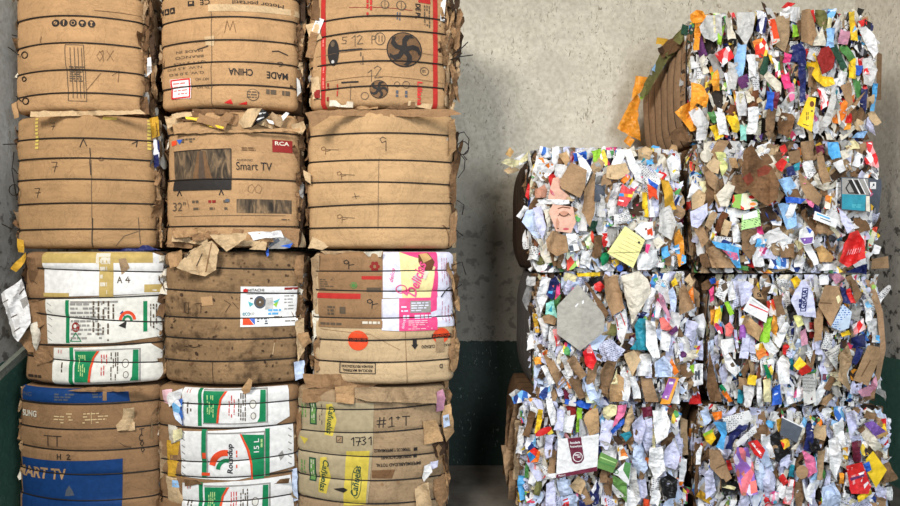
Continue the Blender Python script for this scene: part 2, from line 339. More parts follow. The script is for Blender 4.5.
# ------------------------------------------------------------------ bales of flattened boxes (left stack)
class BoxBale:
    """front face bulges; the wires run round it and pull grooves into it"""
    def __init__(self, name, label, px0, px1, py0, py1, wires, mat, B=0.15, A=0.015, rc=0.042, seed=1, side='kraft_dark', yf=YF, depth=1.28, dent=1.0):
        self.yf = yf; self.B = B; self.A = A; self.rc = rc; self.seed = seed; self.mat = mat; self.side = side; self.depth = depth; self.dent = dent; self.A = min(self.A, 0.0085)
        ye = yf+B+rc*0.5
        self.x0, self.x1 = wx(px0, ye), wx(px1, ye)
        self.cx = (self.x0+self.x1)/2; self.a = (self.x1-self.x0)/2
        self.z0, self.z1 = wz(py1)+0.004, wz(py0)-0.004
        self.px = (px0, px1, py0, py1)
        self.w = sorted(((wz(y), -t*S) for y, t in wires))
        self.R = random.Random(seed)
        self.root = thing(name, label, 'bale', (self.cx, yf+depth/2, self.z0), 'baled cardboard boxes in the left stack')
        self.body = MB(); self.knots = []
        self.ink = Ink(self.body, self.front)
        self.body_grid()
    def zw(self, i, x): return self.w[i][0] + self.w[i][1]*x/self.a/2
    def pil(self, x, z):
        zs = [self.z0-0.02]+[self.zw(i, x) for i in range(len(self.w))]+[self.z1+0.02]
        zs.sort(); p = 0.0; k = 0
        for k in range(len(zs)-1):
            if zs[k] <= z <= zs[k+1]: break
        t = 2*(z-zs[k])/(zs[k+1]-zs[k])-1
        hgt = min(1.0, (zs[k+1]-zs[k])/0.12)
        p = self.A*hgt*(1-abs(t)**4.5)
        o = Vector((self.seed*7.3, k*3.1, 0))
        p += self.dent*(noise.noise(o+Vector((x*2.2, z*1.5, 0)))*0.016+noise.noise(o+Vector((x*9, z*7, 4)))*0.005)*min(1, (1-abs(t)**4)+0.15)
        d = min(z-self.z0, self.z1-z); re = 0.05
        if d < re: p -= re-math.sqrt(max(0, re*re-(re-max(d, 0))**2))
        return p
    def base(self, x):
        u = min(1, abs(x)/self.a); y = self.yf+self.B*u**2.0; nx = 2.0*self.B*u/self.a
        e = abs(x)-(self.a-self.rc)
        if e > 0:
            e = min(e, self.rc*0.995); q = math.sqrt(self.rc**2-e*e); y += self.rc-q; nx += e/q
        n = Vector((math.copysign(nx, x), -1, 0)).normalized()
        return y, n
    def at(self, x, z, off=0.0):
        y, n = self.base(x)
        p = Vector((self.cx+x, y, z))+n*(self.pil(x, z)+off)
        return tuple(p)
    def front(self, px, py, off=0.0):
        z = wz(py); y = self.yf+self.B*0.3
        for _ in range(3):
            x = max(-self.a*0.995, min(self.a*0.995, wx(px, y)-self.cx)); y = self.base(x)[0]
        return self.at(x, min(max(z, self.z0+0.002), self.z1-0.002), off)
    def body_grid(self):
        nf, nz = 76, 92; P = []
        zs = [self.z0+(self.z1-self.z0)*j/nz for j in range(nz+1)]
        ring = []
        for i in range(nf+1):
            u = -1+2*i/nf; u = math.copysign(abs(u)**0.8, u); ring.append(('f', u*self.a*0.998))
        yb = self.yf+self.B+self.rc; ye = self.yf+self.depth
        for k in range(1, 15): ring.append(('s', 1, yb+(ye-yb)*k/14))
        for k in range(1, 8): ring.append(('b', 1-2*k/8))
        for k in range(14, 0, -1): ring.append(('s', -1, yb+(ye-yb)*k/14))
        self.perim = ring
        for r in ring: P.append([self.rp(r, z, 0) for z in zs])
        U = [[(p[0], p[2]) for p in c] for c in P]
        i0 = len(self.body.f); self.body.grid(P, self.mat, U, close_u=True)
        s = self.body.slot(self.side)
        for f in range(len(self.body.f)-i0):
            if f//nz >= nf: self.body.m[i0+f] = s
        for j in (0, nz):
            c = [P[i][j] for i in range(len(P))]; m = Vector((self.cx, self.yf+self.depth/2, zs[j]))
            for i in range(len(c)):
                a, b = c[i], c[(i+1) % len(c)]
                self.body.face([a, tuple(m), b] if j == 0 else [a, b, tuple(m)], self.side)
    def rp(self, r, z, off):
        if r[0] == 'f': return self.at(r[1], z, off)
        if r[0] == 's':
            p = self.pil(r[1]*self.a, z)*0.8+off+0.02*noise.noise(Vector((r[1]*9+self.seed, r[2]*3, z*6)))
            return (self.cx+r[1]*(self.a+p), r[2], z)
        return (self.cx+r[1]*self.a, self.yf+self.depth+self.pil(r[1]*self.a, z)*0.5+off, z)
    # a sheet lying on the front, as a part of its own
    def panel(self, pts, mat, draw=None, name='printed_box_panel', lift=0, label=None):
        mb = MB(); ink = Ink(mb, lambda x, y, o: self.front(x, y, o+0.004+lift)); ink.poly(pts, mat, 0)
        if draw: draw(ink)
        o = mb.build(name, self.root, smooth=True)
        if label: o['label'] = label
        return o
    # a flap standing off the surface
    def flap(self, pts, mat, lift=0.03, tx=0.0, tz=0.0, name=None, amp=0.008, yabs=None, marks=(), label=None):
        return flap(self, pts, mat, lift, tx, tz, name, amp, yabs, marks, label)
    def depth_at(self, px, py):
        return self.front(min(max(px, self.px[0]+4), self.px[1]-4), min(max(py, self.px[2]+1), self.px[3]-1))[1]
    def strips(self, x0, x1, n, y0=None, y1=None, mats=('kraft_dark', 'kraft_mid', 'kraft_deep', 'kraft_dark', 'kraft_grey', 'kraft', 'kraft_deep')):
        """ragged ends of the layers down the side, each a torn strip"""
        R = self.R; y0 = y0 if y0 is not None else self.px[2]+4; y1 = y1 or self.px[3]-4
        for i in range(n):
            w, h = R.uniform(3, 7), R.uniform(14, 42); cx = R.uniform(x0, x1); cy = R.uniform(max(y0, -10)+h*.4, min(y1, 512)-h*.4); a = R.gauss(0, 9)
            q = [(-w*.5, -h*.5), (0, -h*.5-R.uniform(0, 4)), (w*.5, -h*.42), (w*R.uniform(.2, .6), -h*.15), (w*.5, h*.1), (w*R.uniform(.1, .6), h*.35), (w*.2, h*.5), (-w*.4, h*.45), (-w*R.uniform(.2, .6), h*.1), (-w*R.uniform(.3, .6), -h*.2)]
            pts = [tuple(map(sum, zip((cx, cy), rot(p, math.radians(a))))) for p in q]
            t = (cx-x0)/(x1-x0)
            flap(self, pts, R.choice(mats), -0.02-0.10*t*R.random(), R.uniform(0.2, 1.2), R.uniform(-.2, .2), 'torn_box_edge', 0.016)
    def finish(self, sides=(), torn=26):
        self.body.build('compressed_cardboard', self.root, smooth=True)
        wires = []
        for i in range(len(self.w)):
            mb = MB(); pts = []
            for r in self.perim:
                x = r[1] if r[0] == 'f' else r[1]*self.a
                pts.append(self.rp(r, self.zw(i, x), 0.009))
            mb.tube(pts, 0.0052, 'wire', closed=True); wo = mb.build('baling_wire', self.root, smooth=True); wires.append((self.w[i][0], wo))
        for kz, ko in self.knots: ko.parent = min(wires, key=lambda q: abs(q[0]-kz))[1]
        for sd in sides: self.ragged(sd, torn)
    def ragged(self, sd, n):
        R = self.R; stuff = MB()
        pal = ['kraft', 'kraft_mid', 'kraft_dark', 'kraft_mid', 'kraft_grey', 'kraft_pale', 'kraft_dark', 'kraft_dirty', 'offwhite', 'grey']
        for k in range(n*4):
            big = k < n
            w = R.uniform(0.08, 0.2) if big else R.uniform(0.04, 0.1); h = R.uniform(0.1, 0.3) if big else R.uniform(0.04, 0.16)
            P, U = scrap_grid(R, w, h, 1.4, 4, 5)
            E = Euler((R.gauss(0, 0.25), 0, sd*R.uniform(0.5, 1.45)), 'XYZ').to_matrix() @ Euler((0, R.gauss(0, 0.25), 0)).to_matrix()
            y = self.yf+self.B+self.rc*0.6+(R.random()**1.6)*0.9
            z = R.uniform(self.z0+0.05, self.z1-0.05)
            z = min(max(z, self.z0+h*0.52), self.z1-h*0.5)
            c = Vector((self.cx+sd*(self.a-0.005+R.uniform(-0.01, 0.018)), y, z))
            G_ = [[tuple(c+E @ p) for p in r] for r in P]
            lim = self.cx+sd*(self.a+0.035)
            G_ = [[(min(p[0], lim) if sd > 0 else max(p[0], lim), p[1], min(max(p[2], self.z0+0.004), self.z1-0.004)) for p in r] for r in G_]
            mat = R.choice(pal if R.random() < 0.9 else pal+['white', 'black'])
            if big:
                mb = MB(); mb.grid(G_, mat, U); mb.build('torn_box_edge', self.root)
            else: stuff.grid(G_, mat, U)
        o = stuff.build('torn_cardboard_layers', self.root); o['kind'] = 'stuff'

def flap(bale, pts, mat, lift=0.03, tx=0.0, tz=0.0, name=None, amp=0.008, yabs=None, marks=(), label=None, thick=None, gx=2.2):
    """a loose sheet: outline in photo pixels, put at its own depth and tilt, with creases and thickness"""
    if isinstance(bale, PaperBale): mat = {'kraft': 'kraft_scrap', 'kraft_mid': 'kraft_scrap_mid'}.get(mat, mat)
    if amp > 0.0065:                      # torn, not cut: break the straight edges up
        out = []
        for i in range(len(pts)):
            u, v = pts[i], pts[(i+1) % len(pts)]; l = math.hypot(v[0]-u[0], v[1]-u[1]); m = max(1, int(l/4.5))
            for k in range(m):
                x, y = u[0]+(v[0]-u[0])*k/m, u[1]+(v[1]-u[1])*k/m
                j = 0 if l < 0.1 else min(0.9, 0.1*l)*1.5
                out.append((x+j*noise.noise(Vector((x*.37, y*.37, 1))), y+j*noise.noise(Vector((x*.37, y*.37, 9)))))
        pts = out
    cxp = sum(p[0] for p in pts)/len(pts); cyp = sum(p[1] for p in pts)/len(pts)
    y0 = (yabs if yabs else bale.depth_at(cxp, cyp)-lift)
    off = Vector((cxp*1.7, cyp*0.9, len(pts)*5.0)); ang = (cxp*0.7+cyp*1.3) % 3.14; fk = 0.35*math.sin(cxp+cyp)*min(1, amp/0.008); cv = 18*math.sin(cxp*3.1+cyp)*min(1, amp/0.012) if amp > 0.006 else 0; a2 = 0.5*math.sin(cyp*1.9)
    def fn(x, y, o=0.0):
        dx, dz = (x-cxp)*S, -(y-cyp)*S
        d = dx*math.cos(ang)+dz*math.sin(ang)
        Y = y0+tx*dx+tz*dz+fk*(abs(d)-0.03)+max(-0.04, min(cv*(dx*math.cos(a2)+dz*math.sin(a2))**2, 0.04))+amp*1.6*noise.noise(off+Vector((dx, dz, 0))*12)+amp*0.7*noise.noise(off+Vector((dx, dz, 7))*38)+amp*0.28*noise.noise(off+Vector((dx, dz, 3))*85)-o
        return (wx(x, Y), Y, wz(y, Y))
    mb = MB()
    if thick is None: thick = 0.006 if mat.startswith(('kraft', 'side', 'greyb', 'redb')) else 0.0015
    a = math.radians((cxp*37+cyp*11) % 50-25)
    lay(mb, tris_of(pts), mat, lambda x, y: fn(x, y), gx, gx, a, (cxp*0.11 % 3, cyp*0.17 % 3))
    # edge thickness and back
    n = len(pts)
    for i in range(n):
        p, q = pts[i], pts[(i+1) % n]; L = max(1, int(math.hypot(q[0]-p[0], q[1]-p[1])/3))
        for k in range(L):
            u = (p[0]+(q[0]-p[0])*k/L, p[1]+(q[1]-p[1])*k/L); v = (p[0]+(q[0]-p[0])*(k+1)/L, p[1]+(q[1]-p[1])*(k+1)/L)
            mb.face([fn(*u), fn(*v), fn(*v, -thick), fn(*u, -thick)], mat)
    for mk in marks:
        ink = Ink(mb, lambda x, y, o: fn(x, y, o*0.5), 3.0, 3.0)
        if callable(mk): mk(ink)
        else: ink.poly(mk[1], mk[0], 1)
    o = mb.build(name or part_name(mat), bale.root)
    if label: o['label'] = label
    return o

def quad(cx, cy, w, h, a=0):
    a = math.radians(a)
    return [tuple(map(sum, zip((cx, cy), rot(p, a)))) for p in ((-w/2, -h/2), (w/2, -h/2), (w/2, h/2), (-w/2, h/2))]

# ------------------------------------------------------------------ bales of mixed paper (right stack)
def inside(p, poly):
    c = False
    for i in range(len(poly)):
        a, b = poly[i-1], poly[i]
        if (a[1] > p[1]) != (b[1] > p[1]) and p[0] < (b[0]-a[0])*(p[1]-a[1])/(b[1]-a[1])+a[0]: c = not c
    return c

class PaperBale:
    def __init__(self, name, label, px0, px1, py0, py1, pal, seed=1, side='side_brown', vert=0.35, taper=0.0, depth=1.3, yf=YF, sw=1.0):
        self.sw = sw
        self.yf = yf; self.depth = depth; self.R = random.Random(seed); self.seed = seed; self.vert = vert; self.pal = pal; self.side = side; self.taper = taper
        ye = yf+0.09
        self.x0, self.x1 = wx(px0, ye), wx(px1, ye); self.z0, self.z1 = wz(py1, ye-0.04)+0.006, wz(py0, ye-0.04)-0.006
        if self.z0 < 0.02: self.z0 = 0.006
        self.cx = (self.x0+self.x1)/2; self.a = (self.x1-self.x0)/2; self.zc = (self.z0+self.z1)/2; self.b = (self.z1-self.z0)/2
        self.px = (px0, px1, py0, py1); self.polys = []; self.hand = []
        self.root = thing(name, label, 'bale', (self.cx, yf+depth/2, self.z0), 'baled mixed paper in the right stack')
    def half(self, v, t=0.0): return self.a*(1-0.11*abs(v)**4-(self.taper*t*max(0, v)**3))
    def F(self, x, z):
        u = min(1, abs(x)/self.a); v = min(1, abs(z-self.zc)/self.b)
        return self.yf+0.03+0.16*u**6+0.11*v**7+0.05*noise.noise(Vector((x*2.6+self.seed*5, z*2.6, 1)))+0.025*noise.noise(Vector((x*7+self.seed*5, z*7, 8)))
    def depth_at(self, px, py):
        y = self.yf
        for _ in range(2): y = self.F(wx(px, y)-self.cx, wz(py, y))
        return y
    def edge(self, u, v, t):
        return self.cx+u*self.half(v, t), self.zc+self.b*v
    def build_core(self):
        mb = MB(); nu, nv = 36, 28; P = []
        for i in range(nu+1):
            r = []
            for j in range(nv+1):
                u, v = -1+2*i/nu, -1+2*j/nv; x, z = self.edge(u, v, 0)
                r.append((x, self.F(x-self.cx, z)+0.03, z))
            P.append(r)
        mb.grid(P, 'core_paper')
        loop = [(-1+2*i/nu, -1) for i in range(nu)]+[(1, -1+2*j/nv) for j in range(nv)]+[(1-2*i/nu, 1) for i in range(nu)]+[(-1, 1-2*j/nv) for j in range(nv)]
        self.nw = 7 if self.taper else 5
        NY = self.nw*6; rings = []
        for k in range(NY+1):
            t = k/NY; ph = (t*self.nw) % 1.0
            pill = 0.016*(1-abs(2*ph-1)**4) if 0 < t < 1 else 0
            row = []
            for u, v in loop:
                x, z = self.edge(u, v, t)
                y = self.yf+0.16+(self.depth-0.16)*t
                if k == 0: y = self.F(x-self.cx, z)+0.03
                nx = u if abs(u) == 1 else 0; nz = v if abs(v) == 1 else 0
                nse = 0.012*noise.noise(Vector((x*3+self.seed, y*3, z*3)))
                row.append((x+nx*(pill+nse), y, min(max(z+nz*0.3*(pill-0.004), self.z0), self.z1)))
            rings.append(row)
        G_ = [[rings[k][i] for k in range(NY+1)] for i in range(len(loop))]
        sm = MB(); sm.grid([list(reversed(r)) for r in G_], self.side, close_u=True)
        sm.face(list(reversed(rings[-1])), self.side)
        mb.build('compressed_paper', self.root, smooth=True)
        sm.build('cardboard_wrap', self.root, smooth=True)
        for k in range(self.nw):
            r = rings[k*6] if k else rings[1]
            t = MB(); cxz = (self.cx, self.zc)
            t.tube([(self.cx+(p[0]-self.cx)*1.004, p[1], min(max(p[2], self.z0+0.003), self.z1-0.003)) for p in r], 0.0048, 'wire', closed=True, n=4)
            t.build('baling_wire', self.root, smooth=True)
    def put(self, mat, pts, lift=0.035, tx=None, tz=None, amp=None, name=None, marks=(), label=None, yabs=None):
        R = self.R
        tx = R.uniform(-0.25, 0.25) if tx is None else tx; tz = R.uniform(-0.2, 0.2) if tz is None else tz
        amp = amp if amp is not None else (0.0095 if mat.startswith(('kraft', 'greyb')) else 0.018)
        self.polys.append(pts)
        flap(self, pts, mat, lift+0.016, tx, tz, name, amp, yabs, marks, label)
        self.hand.append(pts)
    def q(self, spec):
        """lines of: material cx cy w h angle"""
        for ln in spec.strip().splitlines():
            f = ln.split(); cx, cy, w, h, a = map(float, f[1:6]); R = self.R
            pts = quad(cx, cy, w*1.05, h*1.05, a)
            # a torn outline: jittered corners and a point on every side
            out = []
            for i in range(4):
                p, n = pts[i], pts[(i+1) % 4]; j = 0.17*min(w, h)
                out.append((p[0]+R.uniform(-j, j), p[1]+R.uniform(-j, j)))
                tt = R.uniform(0.35, 0.65); out.append((p[0]+(n[0]-p[0])*tt+R.uniform(-j, j), p[1]+(n[1]-p[1])*tt+R.uniform(-j, j)))
            self.put(f[0], out, lift=R.uniform(0.02, 0.05))
    def scatter(self, nparts=60, nstuff=900):
        R = self.R; cnt = {}
        self.pal = [({'kraft': 'kraft_scrap', 'kraft_mid': 'kraft_scrap_mid'}.get(m, m), w) for m, w in self.pal]
        mats = [m for m, w in self.pal]; wts = [w for m, w in self.pal]
        stuff = MB()
        def free(x, z):
            y = self.yf; px, py = x/y*F+CX, CY-(z-CAMZ)/y*F
            return not any(inside((px+dx, py+dy), p) for p in self.polys for dx, dy in ((0, 0), (-3, 0), (3, 0)))
        k = 0; tries = 0
        while k < nparts+nstuff and tries < 20000:
            tries += 1
            part = k < nparts
            u, v = R.uniform(-1.0, 1.0), R.uniform(-1.0, 1.0)
            x = self.cx+u*self.half(v)*1.0; z = self.zc+v*self.b
            if part and not free(x, z): continue
            if part: w, h = R.uniform(0.06, 0.12), R.uniform(0.13, 0.25)
            else:
                w = R.uniform(0.03, 0.075); h = R.uniform(0.07, 0.17)
            w *= self.sw; ang = R.gauss(0, self.vert)
            if R.random() < 0.12: ang += R.uniform(-1.2, 1.2)
            P, U = scrap_grid(R, w, h, 1.15, 5, 6)
            E = Euler((R.gauss(0, 0.16), 0, 0)).to_matrix() @ Euler((0, 0, R.gauss(0, 0.30))).to_matrix() @ Euler((0, ang, 0)).to_matrix()
            c = Vector((x, self.F(x-self.cx, z)-(R.uniform(0.0, 0.04) if part else R.uniform(-0.055, 0.022)), z))
            G_ = [[c+E @ p for p in r] for r in P]
            G_ = [[(min(max(p.x, self.cx-self.a-0.002), self.cx+self.a+0.002), p.y, min(max(p.z, self.z0-0.016 if self.z0 > 0.05 else 0.004), self.z1+0.016)) for p in r] for r in G_]
            G_ = [list(r) for r in G_]
            mat = R.choices(mats, wts)[0]
            if part:
                mb = MB(); mb.grid(G_, mat, U); mb.build(part_name(mat), self.root)
            else: stuff.grid(G_, mat, U)
            k += 1
        o = stuff.build('loose_paper_scraps', self.root); o['kind'] = 'stuff'
        # thin torn layers peeping out along the sides
        edge = MB()
        for k in range(150):
            sd = R.choice((-1, 1)); v = R.uniform(-0.95, 0.95); h = R.uniform(0.06, 0.2); w = R.uniform(0.03, 0.09)
            P, U = scrap_grid(R, w, h, 1.0, 3, 5)
            E = Euler((0, 0, sd*R.uniform(0.9, 1.5))).to_matrix() @ Euler((0, R.gauss(0, 0.15), 0)).to_matrix()
            x, z = self.edge(sd, v, 0); c = Vector((x-sd*0.005, self.F(x-self.cx, z)+R.uniform(-0.01, 0.07), z))
            mat = R.choices(mats+['kraft_dark', 'kraft_mid'], wts+[sum(wts)*0.25]*2)[0]
            edge.grid([[(q.x, q.y, min(max(q.z, self.z0+0.003), self.z1-0.002)) for q in (c+E @ p for p in r)] for r in P], mat, U)
        o = edge.build('torn_paper_edges', self.root); o['kind'] = 'stuff'
# ------------------------------------------------------------------ setting
XL, XR, YB, HT = -3.46, 3.90, 6.26, 5.2
def wall_mat(name, dado, light=(206, 198, 176), green=(66, 102, 88), mould_shade=0.55):
    m, nt, b = newmat(name, 0.9); L = nt.links
    g = N(nt, 'ShaderNodeNewGeometry'); P = g.outputs['Position']
    sp = N(nt, 'ShaderNodeSeparateXYZ'); L.new(P, sp.inputs[0])
    a = N(nt, 'ShaderNodeTexNoise', i_Scale=1.6, i_Detail=6.0, i_Roughness=0.6); L.new(P, a.inputs['Vector'])
    c = N(nt, 'ShaderNodeTexNoise', i_Scale=22.0, i_Detail=6.0, i_Roughness=0.7); L.new(P, c.inputs['Vector'])
    base = mix(nt, lin(light), ramp(nt, a.outputs['Fac'], [(0.3, (0.78, 0.77, 0.75, 1)), (0.7, (1.04, 1.03, 1.0, 1))]), 1.0, 'MULTIPLY')
    base = mix(nt, base, ramp(nt, c.outputs['Fac'], [(0.25, (0.72, 0.69, 0.64, 1)), (0.62, G(1.04))]), 1.0, 'MULTIPLY')
    # little pits and scratches in the plaster
    mp = N(nt, 'ShaderNodeMapping'); mp.inputs['Rotation'].default_value = (0.3, 0.6, 0.2); mp.inputs['Scale'].default_value = (1, 1, 0.45); L.new(P, mp.inputs['Vector'])
    v = N(nt, 'ShaderNodeTexNoise', i_Scale=34.0, i_Detail=3.0, i_Distortion=1.5); L.new(mp.outputs[0], v.inputs['Vector'])
    pit = ramp(nt, v.outputs['Fac'], [(0.60, G(0)), (0.68, G(0.85))])
    reg = ramp(nt, a.outputs['Fac'], [(0.42, G(0.15)), (0.6, G(1))])
    pk = mix(nt, pit, reg, 1.0, 'MULTIPLY')
    base = mix(nt, base, lin((120, 106, 84)), pk)
    # mould spots low on the wall, then a grey tint painting in shade
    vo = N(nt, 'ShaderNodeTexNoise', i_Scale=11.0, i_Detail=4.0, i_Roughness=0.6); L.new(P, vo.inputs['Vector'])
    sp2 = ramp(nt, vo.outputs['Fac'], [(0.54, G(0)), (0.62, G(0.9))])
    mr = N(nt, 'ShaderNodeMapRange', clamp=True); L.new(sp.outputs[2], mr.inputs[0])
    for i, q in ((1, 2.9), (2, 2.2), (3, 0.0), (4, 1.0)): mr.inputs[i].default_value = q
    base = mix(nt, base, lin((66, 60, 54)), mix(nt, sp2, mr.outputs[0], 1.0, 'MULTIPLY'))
    base = mix(nt, base, lin((112, 106, 96)), mix(nt, mr.outputs[0], G(mould_shade), 1.0, 'MULTIPLY'))
    # green oil-paint dado
    ad = N(nt, 'ShaderNodeMath', operation='MULTIPLY_ADD'); ad.inputs[1].default_value = 0.05; L.new(c.outputs['Fac'], ad.inputs[0]); L.new(sp.outputs[2], ad.inputs[2])
    lt = N(nt, 'ShaderNodeMath', operation='LESS_THAN'); lt.inputs[1].default_value = dado+0.025; L.new(ad.outputs[0], lt.inputs[0])
    gr = mix(nt, lin(green), ramp(nt, c.outputs['Fac'], [(0.3, G(0.75)), (0.7, G(1.1))]), 1.0, 'MULTIPLY')
    gr = mix(nt, gr, lin((150, 160, 150)), ramp(nt, v.outputs['Fac'], [(0.66, G(0)), (0.74, G(0.6))]))
    L.new(mix(nt, base, gr, lt.outputs[0]), b.inputs['Base Color'])
    bp = N(nt, 'ShaderNodeBump', i_Strength=0.5, i_Distance=0.012); L.new(c.outputs['Fac'], bp.inputs['Height']); L.new(bp.outputs[0], b.inputs['Normal'])
    rr = N(nt, 'ShaderNodeMapRange'); L.new(lt.outputs[0], rr.inputs[0]); rr.inputs[3].default_value = 0.9; rr.inputs[4].default_value = 0.55; L.new(rr.outputs[0], b.inputs['Roughness'])
wall_mat('plaster_back', 1.2, (226, 220, 204), (36, 50, 43), 0.8); wall_mat('plaster', 1.12, (236, 231, 220), (92, 134, 116), 0.1); wall_mat('plaster_left', 1.2, (222, 222, 218))  # back dado darkened to paint in shade, right wall's paint raised to look lit
def floor_mat():
    m, nt, b = newmat('concrete', 0.85); L = nt.links
    g = N(nt, 'ShaderNodeNewGeometry')
    a = N(nt, 'ShaderNodeTexNoise', i_Scale=2.5, i_Detail=7.0, i_Roughness=0.65); L.new(g.outputs['Position'], a.inputs['Vector'])
    L.new(ramp(nt, a.outputs['Fac'], [(0.3, lin((74, 68, 60))), (0.7, lin((128, 120, 108)))]), b.inputs['Base Color'])
    bp = N(nt, 'ShaderNodeBump', i_Strength=0.3, i_Distance=0.01); L.new(a.outputs['Fac'], bp.inputs['Height']); L.new(bp.outputs[0], b.inputs['Normal'])
floor_mat()
def slab(name, x0, x1, y0, y1, z0, z1, mat):
    mb = MB(); c = [(x, y, z) for z in (z0, z1) for y in (y0, y1) for x in (x0, x1)]
    for f in ((0, 1, 3, 2), (4, 6, 7, 5), (0, 4, 5, 1), (2, 3, 7, 6), (0, 2, 6, 4), (1, 5, 7, 3)): mb.face([c[i] for i in f], mat)
    o = mb.build(name); o['kind'] = 'structure'; return o
slab('floor', XL-0.2, XR+0.2, -3.5, YB+0.2, -0.15, 0.0, 'concrete')
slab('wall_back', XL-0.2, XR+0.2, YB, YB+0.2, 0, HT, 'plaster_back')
slab('unseen_ceiling', XL-0.2, XR+0.2, 1.6, YB+0.2, HT, HT+0.15, 'plaster')  # out of view, added to cut the sky light in the gap
slab('wall_left', XL-0.2, XL, 1.2, YB, 0, HT, 'plaster_left')
slab('wall_right', XR, XR+0.2, 1.2, YB, 0, HT, 'plaster')

cam = bpy.data.cameras.new('camera'); cam.sensor_width = 36; cam.lens = 36*F/900; cam.clip_start = 0.05
co = bpy.data.objects.new('camera', cam); COL.objects.link(co); co.location = (0, 0, CAMZ); co.rotation_euler = (math.pi/2, 0, 0); SC.camera = co
w = bpy.data.worlds.new('sky'); SC.world = w; w.use_nodes = True
nt = w.node_tree; bg = nt.nodes['Background']; tc = N(nt, 'ShaderNodeTexCoord'); sp = N(nt, 'ShaderNodeSeparateXYZ'); nt.links.new(tc.outputs['Generated'], sp.inputs[0])
# bright sky overhead, dim towards the horizon and the ground
nt.links.new(ramp(nt, sp.outputs[2], [(0.0, (0.03, 0.033, 0.036, 1)), (0.35, (0.18, 0.21, 0.26, 1)), (0.9, (0.86, 0.94, 1.0, 1))]), bg.inputs[0]); bg.inputs[1].default_value = 1.5
def area(name, loc, target, sx, sy, power, col):
    l = bpy.data.lights.new(name, 'AREA'); l.shape = 'RECTANGLE'; l.size = sx; l.size_y = sy; l.energy = power; l.color = col
    o = bpy.data.objects.new(name, l); COL.objects.link(o); o.location = loc
    o.rotation_euler = (Vector(target)-Vector(loc)).to_track_quat('-Z', 'Y').to_euler()
area('daylight_opening', (-2.45, -0.7, 5.4), (0.6, 5.5, 2.8), 2.0, 1.6, 470, (1.0, 0.955, 0.90))
area('cool_fill_lamp', (1.9, -1.4, 2.9), (2.2, 5.0, 1.5), 1.3, 2.2, 270, (0.80, 0.89, 1.0))  # added fill without a visible source, lifts the right bales and wall
SC.view_settings.view_transform = 'Standard'; SC.view_settings.look = 'None'; SC.view_settings.gamma = 1.0; SC.view_settings.exposure = 0.0

# grey bar leaning in the left corner
plain('bar_paint', (120, 124, 112), 0.6)
mb = MB(); a = Vector((-3.40, 2.45, 0.035)); e = Vector((-3.40, 6.20, 1.71)); d = (e-a).normalized(); n = Vector((1, 0, 0)); u = d.cross(n)
r = lambda c: [tuple(c+n*i*0.022+u*j*0.03) for i, j in ((-1, -1), (1, -1), (1, 1), (-1, 1))]
A, E = r(a), r(e)
for k in range(4): mb.face([A[k], A[(k+1) % 4], E[(k+1) % 4], E[k]], 'bar_paint')
mb.face(A, 'bar_paint'); mb.face(E, 'bar_paint')
o = mb.build('bar'); o['label'] = 'grey painted bar leaning against the left wall behind the cardboard bales'; o['category'] = 'bar'

# ------------------------------------------------------------------ left stack
def hand(ink, strokes, w=0.8, mat='inkgrey'):
    for s in strokes: ink.line(s, w*0.6, 'kraft_dark' if mat == 'inkgrey' else mat, 1)
def digit(ch, x, y, h):
    g = {'7': [[(0, 0), (.6, 0), (.3, 1)], [(.1, .5), (.7, .45)]],
         '9': [[(.55, .25), (.3, 0), (0, .15), (.05, .4), (.35, .45), (.55, .25), (.5, 1)], [(.5, .6), (1.1, .5)]],
         '1': [[(0, .25), (.3, 0), (.3, 1)]], '2': [[(0, .2), (.3, 0), (.6, .2), (.05, 1), (.7, .95)]],
         '0': [[(.3, 0), (0, .5), (.3, 1), (.6, .5), (.3, 0)]], 'x': [[(0, .1), (.6, 1)], [(.6, 0), (0, 1)]],
         'M': [[(0, 1), (.2, 0), (.45, .8), (.7, 0), (.95, 1)]], 'T': [[(0, 0), (.8, 0)], [(.4, 0), (.4, 1)]],
         '#': [[(.2, 0), (.1, 1)], [(.6, 0), (.5, 1)], [(-.1, .35), (.8, .3)], [(-.1, .7), (.75, .65)]],
         '3': [[(0, .1), (.4, 0), (.5, .25), (.2, .45), (.55, .7), (.3, 1), (0, .9)]], 'A': [[(0, 1), (.35, 0), (.7, 1)], [(.15, .6), (.55, .6)]],
         '4': [[(.4, 0), (0, .6), (.7, .6)], [(.5, .3), (.5, 1)]], 'H': [[(0, 0), (0, 1)], [(.6, 0), (.6, 1)], [(0, .5), (.6, .5)]],
         '+': [[(.3, .1), (.3, .6)], [(0, .3), (.6, .3)]], 'S': [[(.6, .1), (.1, .1), (.1, .45), (.55, .55), (.5, .95), (0, .9)]],
         'P': [[(0, 1), (0, 0), (.5, .1), (.5, .4), (0, .5)]], 'C': [[(.6, .1), (.2, 0), (0, .5), (.2, 1), (.6, .9)]]}
    return [[(x+p[0]*h, y+p[1]*h) for p in s] for s in g[ch]]
def knots(b, items):
    """twisted wire ends: polylines in pixels beside the bale"""
    for it in items:
        mb = MB(); pts = []
        for (x, y) in it: 
            Y = b.depth_at(x, y)-0.018
            pts.append((wx(x, Y), Y, wz(y, Y)))
        mb.tube(pts, 0.0042, 'wire'); b.knots.append((sum(p[2] for p in pts)/len(pts), mb.build('wire_knot', b.root, smooth=True)))
def loop(cx, cy, r): return [(cx+r*math.cos(t*0.63), cy+r*1.1*math.sin(t*0.63)) for t in range(11)]

